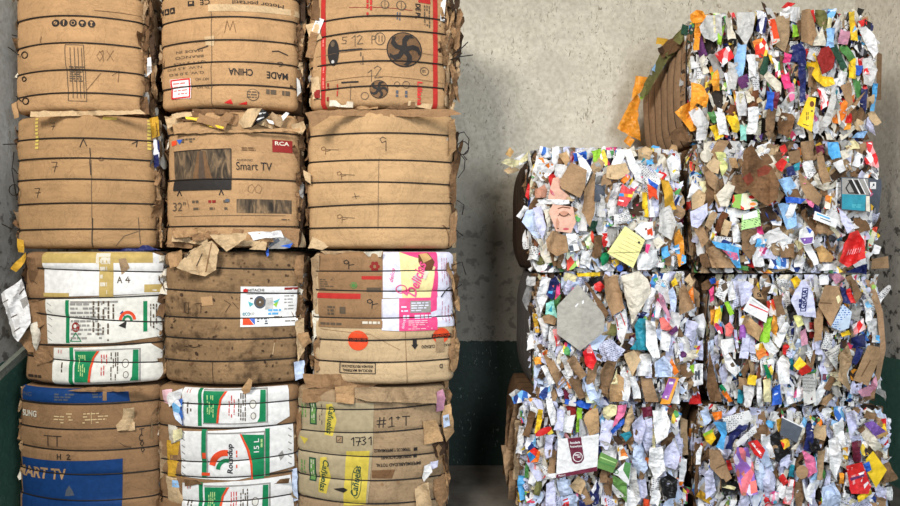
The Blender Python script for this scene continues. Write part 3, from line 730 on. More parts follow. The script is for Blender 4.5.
# --- column 1, topmost
b = BoxBale('cardboard_bale', 'kraft cardboard bale top left, five black round handling icons in a row', 19, 143, -28, 111, [(-8, 0), (16, 0), (43, -2), (70, -2), (93, -3)], 'kraft_top', seed=11)
k = b.ink
for i, x in enumerate((57, 65, 74, 83, 92)):
    k.ell(x, 23.5, 3.7, 3.7, 'ink', 1)
    if i == 0: k.rect(x-1.6, 22, x+1.6, 25, 'kraft_top', 2); k.line([(x-2, 26), (x+2, 21)], .7, 'ink', 3)
    if i == 1: k.poly([(x-.8, 21), (x+.8, 21), (x+.4, 26), (x-.4, 26)], 'kraft_top', 2)
    if i == 2: k.ring(x, 23.5, 1.8, 1.8, .6, 'kraft_top', 2, n=12)
    if i == 3: k.ell(x, 22.9, 1.9, 1.2, 'kraft_top', 2, 10); k.rect(x-.3, 23, x+.3, 26, 'kraft_top', 2)
    if i == 4: k.poly([(x-1.7, 21.4), (x+1.7, 21.4), (x+.4, 23.5), (x+1, 25.8), (x-1, 25.8), (x-.4, 23.5)], 'kraft_top', 2)
k.line([(66, 45), (84, 45), (87, 101), (69, 101), (66, 45)], .6, 'inkgrey')
for x in (71, 75, 78.5, 82): k.line([(x, 48), (x+2.6, 98)], .6, 'inkgrey')
k.rows(70, 66, 86, 82, 7, 'inkgrey', seed=3)
for s in (digit('1', 100, 49, 11), digit('0', 97, 50, 10), digit('x', 107, 48, 11)): hand(k, s, .7)
hand(k, [[(42, 42), (43.5, 36)], [(86, 91), (101, 72)], [(112, 74), (119, 68), (118, 80)], [(95, 10), (140, 9)]], .8)
b.flap([(11, 104), (16, 102), (19, 117), (14, 119)], 'kraft', 0.02)
b.flap([(31, 111.5), (140, 110), (146, 114), (30, 117)], 'kraft_pale', 0.01, 0, 0.3)
knots(b, [[(8, 47), (15, 52), (19, 55)], loop(24.5, 55, 3), loop(24, 79, 2), [(16, 96), (21, 101)], loop(25.5, 101, 3), [(12, 35), (17, 36)]])
b.flap([(139, 14), (142, 40), (145, 68), (141, 70), (138, 40)], 'kraft_pale', 0.0, 0.5)
b.flap([(147, 58), (151, 57), (152, 72), (147, 76)], 'white', 0.0, 0.6)
b.strips(142, 155, 22)
b.finish((-1, 1), 22)

# --- column 1, second
b = BoxBale('cardboard_bale', 'plain kraft cardboard bale with three handwritten sevens and yellow tape strips', 19, 154, 113, 249, [(138, 0), (158, 0), (179, 0), (203, -1), (229, -1)], 'kraft_shade', seed=12, A=0.02)
k = b.ink
for x, y, h in ((52, 123, 7), (52, 162, 10), (36, 188, 9)): hand(k, digit('7', x, y, h), .8, 'darkink')
hand(k, [[(80, 147), (83.5, 139), (87, 146)], [(132, 142), (137, 139), (136, 145)]], 1.4, 'ink')
k.line([(90, 148), (91.5, 175)], .9, 'darkink'); k.line([(92, 160), (92.5, 248)], .5, 'inkgrey'); k.line([(93, 218), (93, 247)], .7, 'darkink')
for i in range(9): k.rect(36.5, 117+i*3.6, 39.5, 119.2+i*3.6, 'yellowtape')
for i in range(9): k.rect(146, 116+i*3.6, 149, 118.4+i*3.6, 'yellowtape')
k.rect(103, 116, 117, 119, 'yellowtape'); k.ell(101.5, 158.5, 3, 2.4, 'kraft_dark'); k.ell(102, 158, 1.4, 1, 'kraft_pale', 2, 10)
k.line([(116, 246), (124, 236), (140, 230)], .5, 'inkgrey'); k.line([(138, 217), (140, 244)], .6, 'inkgrey')
b.flap([(17, 239), (24, 240), (24, 253), (18, 252)], 'gold', 0.02)
b.flap([(95, 247), (148, 245), (160, 250), (100, 252)], 'navy', 0.005, 0, 0.3, name='plastic_sheet')
b.flap([(150, 118), (158, 116), (160, 136), (152, 138)], 'gold', 0.0, 0.5)
b.flap([(153, 139), (159, 140), (159, 166), (154, 168)], 'print_navywhite', 0.0, 0.5)
knots(b, [[(3, 144.5), (17, 144)], [(13, 168), (18, 174)], loop(14, 190, 5), [(2, 224), (10, 228), (20, 229)], [(14, 152), (12, 170), (17, 200)]])
b.strips(150, 161, 12)
b.finish((-1, 1), 22)

def box_side(k, x0, y0, x1, y1, seed=1):
    """end panel of a white and green carton"""
    X = lambda u: x0+(x1-x0)*u
    Y = lambda v: y0+(y1-y0)*v
    k.rect(X(.15), y0, X(.185), y1, 'label_green')
    k.text('11', X(.06), Y(.12), 3.4, 3.6, 'red', lv=1)
    k.rect(X(.195), Y(.06), X(.79), Y(.09), 'grey'); k.rect(X(.195), Y(.92), X(.79), Y(.95), 'grey'); k.rect(X(.785), Y(.06), X(.8), Y(.95), 'grey')
    k.poly([(X(.2), Y(.1)), (X(.40), Y(.1)), (X(.355), Y(.3)), (X(.335), Y(.55)), (X(.32), Y(.92)), (X(.2), Y(.92))], 'label_green')
    k.poly([(X(.40), Y(.1)), (X(.425), Y(.1)), (X(.375), Y(.3)), (X(.355), Y(.55)), (X(.34), Y(.92)), (X(.32), Y(.92)), (X(.335), Y(.55)), (X(.355), Y(.3))], 'redorange', 2)
    k.rows(X(.23), Y(.2), X(.30), Y(.8), 4, 'palegreen', 2, seed=seed, vert=True)
    k.rows(X(.43), Y(.2), X(.5), Y(.85), 3, 'red', 2, .35, seed+1, vert=True)
    k.rows(X(.52), Y(.15), X(.6), Y(.9), 4, 'inkgrey', 2, .5, seed+2, vert=True)
    k.ell(X(.66), Y(.45), 3.4, 4.4, 'inkgrey', 1, 14); k.ell(X(.66), Y(.45), 2.7, 3.7, 'boxwhite', 2, 14); k.ell(X(.665), Y(.75), 2.8, 3.6, 'inkgrey', 1, 12); k.ell(X(.665), Y(.75), 2.1, 2.9, 'boxwhite', 2, 12)
    k.poly([(X(.73), Y(.1)), (X(.78), Y(.1)), (X(.78), Y(.92)), (X(.70), Y(.92)), (X(.72), Y(.8))], 'label_green')
    k.rows(X(.04), Y(.4), X(.1), Y(.7), 2, 'inkgrey', 1, .4, seed+3, vert=True)

# --- column 1, third
b = BoxBale('cardboard_bale', 'cardboard bale with three white carton panels and a white box hanging off its left side', 28, 161, 251, 386, [(270, 5), (298, -3), (318, 12), (345, -1), (361, 8)], 'kraft_mid', seed=13, A=0.02)
k = b.ink; k.rows(30, 375, 44, 386, 2, 'darkink', 1); hand(k, [[(30, 278), (38, 284)], [(33, 303), (44, 300)]], 1.0, 'darkink')
def d1(k):
    k.rect(45, 252, 152, 263, 'tape'); k.rect(100, 257, 114, 297, 'tape', 2); k.rect(97, 253, 111, 264, 'offwhite', 2)
    k.rows(101, 257, 110, 296, 5, 'offwhite', 3, .5, 4); k.rect(45, 293, 70, 297, 'tape'); k.rect(144, 285, 161, 293, 'tape')
    for s in digit('A', 118, 277, 6)+digit('4', 126, 277, 6): k.line(s, .9, 'inkgrey', 2)
    k.poly([(119, 259), (126, 258), (130, 268), (122, 275)], 'kraft_grey', 2)
b.panel([(45, 253), (150, 251), (162, 258), (161, 294), (46, 297)], 'panelwhite', d1)
def d2(k):
    k.rect(67, 300, 70.5, 343, 'label_green')
    for y in (303, 310, 317, 324, 331, 338): k.line([(49, y), (53, y+3)], .6, 'grey'); k.line([(155, y), (159, y+3)], .6, 'grey')
    k.rows(72, 302, 110, 340, 9, 'grey', 2, .5, 5); k.rect(72, 301, 118, 303, 'grey'); k.ell(77, 327, 4, 5, 'darkred', 2, 12); k.ell(76.5, 326, 1.6, 2, 'boxwhite', 3, 9); k.line([(71.5, 341), (77, 332.5), (82, 341), (71.5, 341)], .9, 'label_green', 2)
    k.rows(92, 301, 116, 342, 5, 'inkgrey', 2, .35, 6, vert=True)
    k.ring(127.5, 321, 7, 8, 3, 'redorange', 2, 190, 350); k.ring(127.5, 322, 4, 5, 2.4, 'label_green', 2, 190, 350); k.poly([(119, 326), (127, 321), (126, 329)], 'ink', 2); k.poly([(120, 314), (123, 311), (125, 318)], 'deepblue', 2)
    k.rect(143, 302, 147, 333, 'label_green'); k.rows(149, 305, 156, 338, 3, 'inkgrey', 2, .4, 8, vert=True)
b.panel([(47, 299), (160, 294), (164, 338), (115, 343), (49, 344)], 'boxwhite', d2)
b.panel([(55, 348), (135, 346), (150, 345), (161, 355), (162, 372), (156, 384), (55, 385)], 'boxwhite', lambda k: box_side(k, 55, 347, 162, 385, 2))
b.flap([(1, 294), (22, 279), (28, 300), (31, 322), (18, 342), (14, 338), (8, 318)], 'white', 0.06, 0.2, 0.0, 'hanging_white_box', marks=[('grey', [(20, 300), (27, 296), (28, 304), (23, 309)]), ('inkgrey', [(3, 302), (8, 299), (8.3, 300), (3.3, 303)]), ('inkgrey', [(11, 317), (17, 314), (17.3, 315), (11.3, 318)]), ('inkgrey', [(14, 331), (20, 327), (20.3, 328), (14.3, 332)]), ('lightgrey', [(1, 294), (4, 292), (17, 338), (14, 338)]), ('inkgrey', [(19, 294), (24, 288), (24.5, 289), (19.5, 295)])], label='white box hanging off the left side')
b.flap([(30, 324), (37, 321), (42, 338), (36, 352), (33, 346)], 'offwhite', 0.05, 0.3)
b.flap([(18, 340), (31, 328), (34, 352), (28, 352)], 'kraft_mid', 0.03, 0.3)
b.flap([(10, 268), (20, 258), (26, 252), (25, 262), (16, 272)], 'gold', 0.03, 0.3)
b.flap([(26, 256), (44, 260), (44, 290), (30, 282)], 'kraft_dark', 0.012, 0.2)
b.flap([(28, 300), (46, 300), (46, 322), (36, 332), (28, 318)], 'kraft_mid', 0.014, 0.2)
b.flap([(33, 352), (46, 346), (53, 360), (36, 366)], 'kraft_mid', 0.02, -0.2)
b.strips(157, 163, 6)
b.finish((-1, 1), 22)

# --- column 1, lowest
b = BoxBale('cardboard_bale', 'cardboard bale at floor left with blue printed panels and pale capital letters', 22, 159, 388, 533, [(404, 0), (429, 1), (450, 3), (474, 4), (500, 4), (520, 4)], 'kraft_mid', seed=14, A=0.026)
k = b.ink
k.poly([(10, 389), (128, 389), (130, 403), (10, 403)], 'deepblue'); k.rows(56, 393, 108, 401, 3, 'slate', 2, .6, 3, .6); k.rect(103, 391, 107, 401, 'kraft_mid', 2); k.text('SUNG', 26, 396, 15, 4, 'slate', lv=2)
k.text('SUNG', 30, 416, 14, 6.5, 'offwhite', bold=.03)
k.rows(55, 412, 112, 424, 4, 'letter', 1, .4, 5, .7); k.line([(92, 412), (92, 424)], .6, 'letter')
for s in digit('T', 46, 436, 10)+digit('T', 55, 436, 10)+digit('H', 59, 454, 5)+digit('2', 68, 454, 5): k.line(s, .9, 'darkink')
for s in digit('T', 139, 432, 6)+digit('C', 139, 438, 6)+digit('0', 140, 444, 6)+digit('0', 141, 451, 5): k.line(s, .8, 'darkink')
hand(k, [[(120, 444), (125, 448), (131, 450)]], .8, 'darkink')
k.poly([(8, 461), (123, 460), (122, 530), (8, 530)], 'deepblue')
k.text('MART TV', 43, 474, 48, 11, 'kraft', bold=.03, lv=3)
k.poly([(67, 490), (70, 485), (73, 490), (75, 495), (66, 496)], 'slate', 2)
b.flap([(113, 409), (134, 408), (135, 430), (117, 431)], 'kraft_pale', 0.02, 0.0, 0.1, 'cardboard_tab')
b.flap([(68, 391), (90, 387), (150, 386), (140, 391), (95, 392)], 'kraft_mid', 0.03, 0, 0.4)
b.finish((-1, 1), 20)

# --- column 2, topmost
b = BoxBale('cardboard_bale', 'kraft cardboard bale in the top row with upside-down country print and a small red-edged sticker', 163, 297, -28, 107, [(-8, 0), (17, -3), (40, -3), (62, -3), (85, -2)], 'kraft_top', seed=21)
k = b.ink
k.text('MADE', 277, 73, 21, 7, 'ink', 180, .02, 1); k.text('CHINA', 241, 72, 24, 7, 'ink', 180, .02, 1)
for i, (t, x, w_) in enumerate((('MADE IN', 190, 26), ('BRANCO', 190, 28), ('QTY 2 PCS', 190, 32), ('N.W. 4.5 KG', 186, 34), ('G.W. 5.0 KG', 188, 34))): k.text(t, x, 50+i*5.6, w_, 2.6, 'inkgrey', 180, 0, 1)
k.text('ART NO.', 203, 79, 14, 2.6, 'inkgrey', 180); k.text('CTN NO.', 205, 87, 16, 2.8, 'inkgrey', 180)
k.text('CE', 206, 2.5, 10, 5, 'ink', 180); k.rect(189, 0, 195, 5, 'ink'); k.rect(190.5, 1, 193.5, 3, 'kraft_top', 2); k.text('Motor portatil', 258, 2, 50, 5, 'ink', 180)
for x in (163, 168.5, 174): k.rect(x-2.3, 4, x+2.3, 10, 'ink'); k.poly([(x-1.3, 8.5), (x+1.3, 8.5), (x, 5.2)], 'kraft_top', 2)
k.ell(253, 94, 6, 6, 'inkgrey', 1); k.ell(253, 94, 5.3, 5.3, 'kraft_top', 2); k.rows(247, 90, 260, 98, 3, 'inkgrey', 3, .5, 3)
hand(k, digit('M', 225, 21, 12), .8); k.rows(266, 87, 294, 93, 1, 'inkgrey', 1, .8, 9); hand(k, [[(272, 49), (278, 48), (287, 51)]], 2.0, 'darkink'); hand(k, [[(198, 49), (208, 46)]], 2.0, 'darkink')
k.poly([(209, 5), (296, 4), (297, 10), (209, 12)], 'kraft_pale', 0); k.line([(212, 12), (212, 107)], .5, 'inkgrey'); k.poly([(205, 37), (215, 36), (214, 46), (206, 45)], 'kraft_pale')
k.poly([(224, 103), (231, 99), (233, 104)], 'red'); k.poly([(238, 104), (247, 101), (247, 104)], 'red'); k.text('9', 280, 61, 6, 5, 'inkgrey')
def st(k):
    for p in ((172.5, 77.5, 191.5, 79), (172.5, 95.5, 191.5, 97), (172.5, 77.5, 174, 97), (190, 77.5, 191.5, 97)): k.rect(*p, 'red')
    k.rows(175, 80, 189, 94, 4, 'coral', 1, .35, 8)
b.panel([(172, 77), (192, 77.5), (192, 97.5), (172.5, 97)], 'labelwhite', st, 'paper_sticker', label='small white sticker with a red edge')
b.flap([(296, 77), (300, 80), (301, 92), (297, 96)], 'lightgrey', 0.0, 0.4)
b.strips(293, 303, 20)
b.finish((-1, 1), 20)

# --- column 2, second
b = BoxBale('cardboard_bale', 'kraft cardboard bale showing a printed television box front with dark screen picture', 169, 298, 110, 248, [(131.5, -1), (179, 0), (226, 0)], 'kraft', seed=22, A=0.02)
k = b.ink
k.poly([(175, 150), (231.5, 149), (231.5, 189), (176, 190)], 'tv_picture', 0)
k.poly([(199, 151), (206, 151), (213, 180), (193, 180)], 'kraft_dark', 1); k.poly([(201, 151), (204, 151), (206, 180), (199, 180)], 'blueprint', 2)
k.rect(175.5, 180, 231.5, 190, 'ink', 3); k.line([(175, 150), (231.5, 149), (231.5, 189)], .7, 'ink', 3)
for x in (181, 222): k.line([(x, 190), (x-2, 195)], 1, 'ink'); k.line([(x, 190), (x+2, 195)], 1, 'ink')
k.rect(272, 138.5, 291.5, 151, 'darkred'); k.text('RCA', 281.5, 142, 14, 4, 'offwhite', bold=.03)
k.text('Smart TV', 254, 166, 35, 8, 'ink'); k.text('ANDROID', 245, 160, 16, 2.2, 'inkgrey')
k.text('32"', 181, 206, 12, 9, 'inkgrey'); hand(k, [[(188, 199), (190, 208)]], .5)
k.poly([(173, 139), (178, 138.5), (178, 143), (173, 144)], 'redorange'); k.poly([(178, 138), (184, 138), (181, 143)], 'blue'); k.rows(183, 137, 197, 142, 2, 'inkgrey', 1, .7, 7)
k.rect(237, 199, 291, 213, 'tv_picture', 0)
for x, t in ((197, 'HD'), (213, 'NETFLIX'), (228, 'WIFI')): k.rows(x-4, 200, x+4, 203, 1, 'darkred' if x == 213 else 'inkgrey', 1, .9, int(x)); k.rows(x-3, 207, x+3, 210, 1, 'inkgrey', 1, .8, int(x)+1)
k.rect(226, 199, 230, 202, 'slate', 2); hand(k, [[(249, 186), (252, 184), (255, 188), (252, 193), (248, 191), (249, 186)], [(255, 188), (258, 184), (262, 187), (260, 193), (256, 192), (255, 188)]], .6)
k.rows(242, 147, 258, 151, 2, 'kraft_dark', 1, .6, 5); k.line([(176, 216), (285, 215)], .4, 'inkgrey'); k.rows(281, 218, 289, 220, 1, 'inkgrey')
for p in (quad(174, 121, 16, 9, -20), quad(198, 117, 34, 9, 4), quad(228, 118, 20, 12, 12), quad(212, 122, 30, 8, 18), quad(183, 115, 22, 5, -8), quad(222, 112, 60, 5, 2), quad(276, 120, 16, 10, 30), quad(263, 122, 22, 8, 15)): b.flap(p, b.R.choice(['kraft_grey', 'kraft_pale', 'kraft_mid', 'kraft_dark']), b.R.uniform(0.02, 0.05), 0, b.R.uniform(0.1, 0.5), amp=.012)
b.flap([(172, 124), (196, 121), (230, 130), (300, 128), (300, 131), (174, 134)], 'kraft', 0.012, 0, 0.1)
b.flap([(185, 116.5), (199, 118), (212, 124), (224, 127), (223, 129), (210, 127), (198, 121), (186, 119)], 'yellow', 0.06, name='yellow_strap')
b.flap([(238, 122), (247, 109), (262, 108), (251, 127), (243, 128)], 'kraft_pale', 0.06, 0, 0.2)
b.flap([(262, 109), (270, 115), (252, 127)], 'black', 0.05, name='black_film', marks=[('white', [(259, 113), (266, 112), (266, 113), (259, 114.5)]), ('white', [(256, 119), (264, 116.5), (264, 117.5), (256, 121)])])
b.flap([(281, 117), (286, 112), (289, 113), (283, 121)], 'white', 0.05); b.flap([(266, 119), (273, 121), (274, 124), (269, 123)], 'white', 0.05)
b.flap([(291, 124), (303, 121), (306, 128), (302, 135), (293, 131)], 'kraft_pale', 0.05, 0.3)
b.flap([(164, 116), (172, 118), (174, 132), (168, 128)], 'kraft_grey', 0.0, -0.4)
b.flap([(171, 228), (300, 229), (298, 247), (176, 247)], 'kraft_mid', 0.014, 0, 0.15)
for p in (quad(190, 233, 34, 8, -4), quad(205, 236, 26, 7, -10), quad(190, 240, 36, 6, 6), quad(240, 243, 40, 6, 3), quad(260, 238, 30, 10, -6), quad(180, 245, 26, 6, 4)): b.flap(p, b.R.choice(['kraft', 'kraft_pale', 'kraft_mid', 'kraft_grey']), b.R.uniform(0.03, 0.06), 0, b.R.uniform(0, 0.4), amp=.014)
b.flap([(247, 232), (281, 231), (284, 238), (266, 238), (253, 240)], 'white', 0.07)
b.flap([(266, 238), (282, 233), (293, 243), (290, 248), (268, 249)], 'grey', 0.075, name='plastic_sheet', marks=[('slate', [(268, 244), (278, 238), (280, 241), (269, 248)]), ('blue', [(280, 246), (293, 243), (290, 248)])])
b.flap([(173, 232), (178, 233), (177, 238), (173, 237)], 'paleblue', 0.05)
b.strips(294, 304, 12)
b.finish((-1, 1), 20)

# --- column 2, third
b = BoxBale('cardboard_bale', 'grimy brown stained cardboard bale with a white air conditioner label', 166, 299, 251, 386, [(268, 4), (292, 5), (318, 1), (339, 1), (361, -1)], 'kraft_dirty', seed=23, A=0.02, dent=1.3)
k = b.ink
hand(k, [[(186, 303), (190, 303), (190, 314), (186, 313), (186, 303)], [(196, 304), (203, 303), (202, 313)], [(225, 300), (231, 304), (226, 312)], [(233, 302), (239, 309)], [(185, 347), (195, 348), (203, 345)]], .9, 'kraft_deep')
k.poly([(202, 297), (213, 296), (214, 305), (203, 306)], 'kraft', 1); k.line([(274, 344), (272, 357)], .8, 'kraft_pale'); k.line([(213, 362), (214, 386)], .5, 'kraft_deep')
R = random.Random(5)
for i in range(46): k.ell(R.uniform(172, 298), R.uniform(262, 384), R.uniform(.6, 2.4), R.uniform(.6, 1.8), 'kraft_deep' if i % 3 else 'kraft_stained', 1, 9, R.uniform(0, 3))
def ac(k):
    k.poly([(243.5, 289.5), (246, 288.5), (248, 289.5), (248, 292), (243.5, 292)], 'red'); k.text('HITACHI', 256, 290.2, 16, 2.8, 'inkgrey', bold=.02); k.rect(284, 288, 296, 290.5, 'darkred')
    k.rect(246, 294, 282, 294.6, 'grey')
    k.ell(260, 302.5, 6, 6.4, 'slate'); k.ell(260, 302.5, 4, 4.4, 'inkgrey', 2); k.ell(260, 302.5, 1, 1, 'lightgrey', 3, 8)
    k.poly([(266, 298), (273, 298), (273, 310), (265, 310)], 'lightgrey'); k.poly([(248, 301), (254, 304), (250, 307)], 'aqua'); k.poly([(273, 302), (280, 299), (276, 305)], 'aqua'); k.poly([(273, 305), (278, 302), (276, 308)], 'lime', 2)
    k.rows(268, 309, 282, 316, 2, 'skyblue', 2, .6, 3); k.rows(284, 295, 295, 315, 6, 'grey', 1, .35, 5); k.rows(250, 297, 253, 300, 1, 'inkgrey')
    k.text('eco', 246.5, 314, 7, 3.2, 'teal'); k.text('R32', 252, 314, 5, 2.4, 'grey')
    k.poly([(243, 318), (249, 318), (254, 325), (243, 325)], 'redorange'); k.poly([(249, 318), (255, 318), (255, 325)], 'blue', 2); k.rows(257, 318, 270, 325, 3, 'slate', 1, .6, 7); k.rows(274, 316, 282, 320, 1, 'inkgrey'); k.rows(284, 321, 295, 323, 1, 'inkgrey')
b.panel([(241, 286.5), (296, 287.5), (295.5, 327), (240.5, 327)], 'labelwhite', ac, 'paper_label', label='white printed air conditioner label')
b.flap([(176, 268), (190, 250), (212, 240), (219, 250), (216, 270), (205, 276), (192, 274)], 'kraft_pale', 0.08, 0.1, -0.1, 'hanging_flap', marks=[('kraft_mid', [(205, 272), (211, 243), (212, 243), (206.5, 272)]), ('inkgrey', [(184, 256), (189, 251), (190, 253), (186, 258)]), ('inkgrey', [(196, 266), (202, 253), (202.7, 253.5), (197, 266.6)])])
b.flap([(209, 235), (247, 233), (246, 238), (227, 252)], 'kraft_pale', 0.11, 0, 0.0, 'hanging_flap')
b.flap([(249, 249), (263, 241), (267, 243), (266, 250)], 'kraft_pale', 0.09, amp=.012)
b.flap([(168, 253), (182, 250), (182, 264), (170, 268)], 'kraft', 0.03, -0.2); b.flap([(266, 252), (268, 248), (269, 255), (267, 257)], 'blue', 0.08)
b.flap([(292, 256), (304, 254), (303, 284), (296, 282)], 'kraft_mid', 0.012, 0.3); b.flap([(295, 322), (304, 318), (304, 350), (298, 362)], 'kraft_pale', 0.012, 0.3); b.flap([(296, 334), (308, 332), (312, 342), (304, 348)], 'kraft', 0.05, 0.2); b.flap([(294, 362), (304, 360), (304, 378), (295, 380)], 'bluewhite', 0.03, 0.2)
b.strips(296, 304, 8)
b.finish((-1, 1), 20)

# --- column 2, lowest
b = BoxBale('cardboard_bale', 'cardboard bale at floor wrapped in white and green herbicide cartons', 160, 297, 388, 533, [(404, 0), (428, -1), (461, -5), (477, -1), (501, -2), (520, 0)], 'kraft_mid', seed=24, A=0.022)
b.panel([(183, 388), (288, 388), (289, 420), (276, 427), (183, 427)], 'panelwhite', lambda k: box_side(k, 183, 387, 289, 426, 12))
def rp(k):
    k.rect(203, 429, 208, 478, 'label_green'); k.rect(207.5, 430, 209, 478, 'grey', 2); k.rect(265, 430, 269.5, 478, 'label_green'); k.rect(264, 432, 265.2, 478, 'grey', 2)
    k.rect(204, 452, 207.5, 458, 'redorange', 3); k.rect(203, 472, 211, 475, 'redorange', 3)
    k.poly([(241, 434), (264, 436), (264, 480), (252, 480), (251, 465), (248, 450)], 'label_green'); k.poly([(240, 433.5), (242, 434), (249.5, 450), (252.5, 465), (253, 480), (251.5, 480), (250.5, 465), (247, 450)], 'redorange', 2); k.rect(209, 432, 264, 433.5, 'grey')
    k.text('15 L', 256.5, 446, 14, 5, 'white', -90, .01); k.rows(260, 440, 263, 450, 1, 'palegreen', 2, .6, 3, vert=True)
    k.ring(226, 467, 13, 15, 6, 'redorange', 2, 195, 275); k.ring(227, 469, 8, 9, 4, 'label_green', 2, 190, 280)
    k.text('Roundup', 231.5, 458, 30, 6.8, 'black', -90, .025, 3, .2); k.rows(236, 450, 238.5, 468, 1, 'redorange', 2, .5, 4, vert=True)
    for y in (432, 439, 446, 453, 460, 467, 474): k.line([(184, y), (186.5, y+2)], 1, 'grey'); k.line([(288, y), (290.5, y+2)], 1, 'grey')
    k.poly([(278, 458), (282, 454), (284, 460), (280, 464)], 'grey')
b.panel([(182, 432), (240, 429), (292, 427), (293, 472), (236, 480), (183, 478)], 'panelwhite', rp)
b.panel([(184, 484), (232, 481), (290, 480), (294, 529), (184, 529)], 'panelwhite', lambda k: box_side(k, 184, 482, 292, 528, 22))
b.flap([(184, 479), (196, 480), (202, 484), (185, 486)], 'kraft_dark', 0.012); b.flap([(271, 480), (290, 478), (289, 483), (273, 484)], 'kraft_dark', 0.012)
b.flap([(162, 390), (183, 388), (183, 420), (172, 426), (164, 405)], 'palepink', 0.012, -0.2); b.flap([(165, 394), (183, 388), (183, 398), (170, 407)], 'white', 0.03, -0.2)
b.flap([(171, 404), (182, 398), (183, 426), (175, 420)], 'print_cool', 0.025, -0.2); b.flap([(168, 424), (182, 428), (183, 440), (170, 444)], 'offwhite', 0.02, -0.2)
b.flap([(173, 430), (182, 428), (182, 438), (173, 442)], 'cream', 0.03, -0.2); b.flap([(167, 440), (183, 440), (182, 478), (168, 476)], 'gold', 0.02, -0.2, marks=[('kraft_mid', [(170, 455), (180, 455), (180, 460), (170, 460)])])
b.flap([(166, 476), (183, 480), (183, 506), (168, 500)], 'kraft_pale', 0.02, -0.2, marks=[('paleblue', [(172, 480), (181, 481), (181, 488), (172, 487)])])
b.flap([(160, 440), (168, 445), (167, 470), (160, 480)], 'kraft_grey', 0.0, -0.3)
b.flap([(241, 389), (249, 378), (253, 381), (250, 392), (244, 394)], 'kraft', 0.06)
b.finish((-1, 1), 20)

# --- column 3, topmost
b = BoxBale('cardboard_bale', 'kraft cardboard bale with two red stripes and printed black fan pictures', 311, 446, -28, 107, [(-8, 0), (16, -4), (31, -6), (61, -3), (86, -4)], 'kraft', seed=31)
k = b.ink
for x0, x1 in ((322, 326.5), (432.5, 437)): k.rect(x0, -26, x1, 106, 'stripe_red')
def fan(cx, cy, r):
    k.ell(cx, cy, r, r, 'ink', 1, 30); k.ell(cx, cy, r*.93, r*.93, 'kraft_dark', 2, 30)
    for q in range(12): k.ring(cx, cy, r*(.3+.05*q), r*(.3+.05*q), .22*r/17, 'inkgrey', 3, n=24) if q % 4 == 0 and r > 12 else None
    for q in range(5):
        a = q*72*math.pi/180+.3
        pts = [(.1, -.22), (.38, -.42), (.7, -.42), (.92, -.16), (.86, .06), (.7, -.14), (.42, -.14), (.16, .1)]
        k.poly([tuple(map(sum, zip((cx, cy), rot((p[0]*r, p[1]*r), a)))) for p in pts], 'ink', 4)
    k.ell(cx, cy, r*.2, r*.2, 'ink', 5, 12)
fan(404, 49, 17.5); fan(379, 89.5, 9.3)
k.ell(334, 50.5, 5.6, 13.5, 'ink', 1); k.ell(333.5, 42, 2, 3, 'inkgrey', 2, 10); k.ell(333.5, 60, 1.5, 2, 'lightgrey', 2, 10); k.line([(338, 49.5), (362, 49)], 1.8, 'ink'); k.line([(362, 49), (386, 49.5)], .6, 'inkgrey'); k.rect(342, 81, 359, 82.6, 'ink'); k.line([(351, 84), (351, 100)], .5, 'inkgrey')
for s in digit('S', 342, 35, 8)+digit('1', 352, 35, 11)+digit('2', 357, 35, 9)+digit('P', 372, 36, 8)+digit('1', 368, 70, 12)+digit('2', 374, 66, 12): k.line(s, .6, 'inkgrey')
k.ring(380, 39, 5, 6, .7, 'inkgrey'); k.line([(379, 36), (379, 42)], .7, 'inkgrey'); k.line([(382, 36), (382, 42)], .7, 'inkgrey')
for x, r_ in ((385, 4.2), (401, 5)): k.ell(x, 5, r_, r_, 'inkgrey', 1, 18); k.ell(x, 5, r_*.78, r_*.78, 'kraft', 2, 18); k.line([(x, 5-r_*.7), (x, 5+r_*.7)], .6, 'inkgrey', 3)
k.rows(366, 0, 373, 18, 2, 'stripe_red', 1, .6, 3, vert=True); k.rows(396, 12, 401, 24, 2, 'slate', 1, .5, 4, vert=True)
k.text('DE PL', 417.5, 9, 15, 5, 'ink', 90, .03); k.rows(423, 2, 430, 30, 3, 'inkgrey', 1, .5, 8, vert=True); k.ring(424, 69, 4, 4, .7, 'inkgrey'); k.rows(421.5, 67.5, 426.5, 70.5, 2, 'inkgrey', 1, .5, 9)
k.rows(360, 52, 364, 66, 2, 'inkgrey', 1, .5, 10, vert=True); k.text('Liliana', 419.5, 92, 24, 5, 'red', 90, .03); k.rect(418, -8, 430, 0, 'stripe_red')
for x, r_ in ((397, 2.6), (406, 3.4)): k.ring(x, 84, r_, r_, .6, 'inkgrey'); k.rows(x-2, 90, x+2, 98, 1, 'slate', 1, .6, 3, vert=True)
k.ring(365, 96, 3.6, 3.6, .6, 'inkgrey'); k.rows(327, 81, 331, 100, 1, 'darkred', 1, .5, 4, vert=True); k.rows(333, 83, 340, 98, 2, 'stripe_red', 1, .3, 5, vert=True)
for y in (49, 76): k.line([(317, y+4), (375, y), (443, y+3)], .4, 'kraft_dark')
for y in (32, 60, 75): k.rows(323, y, 325.5, y+12, 1, 'coral', 2, .5, y, vert=True)
k.line([(350, 7), (412, 9)], .5, 'darkred')
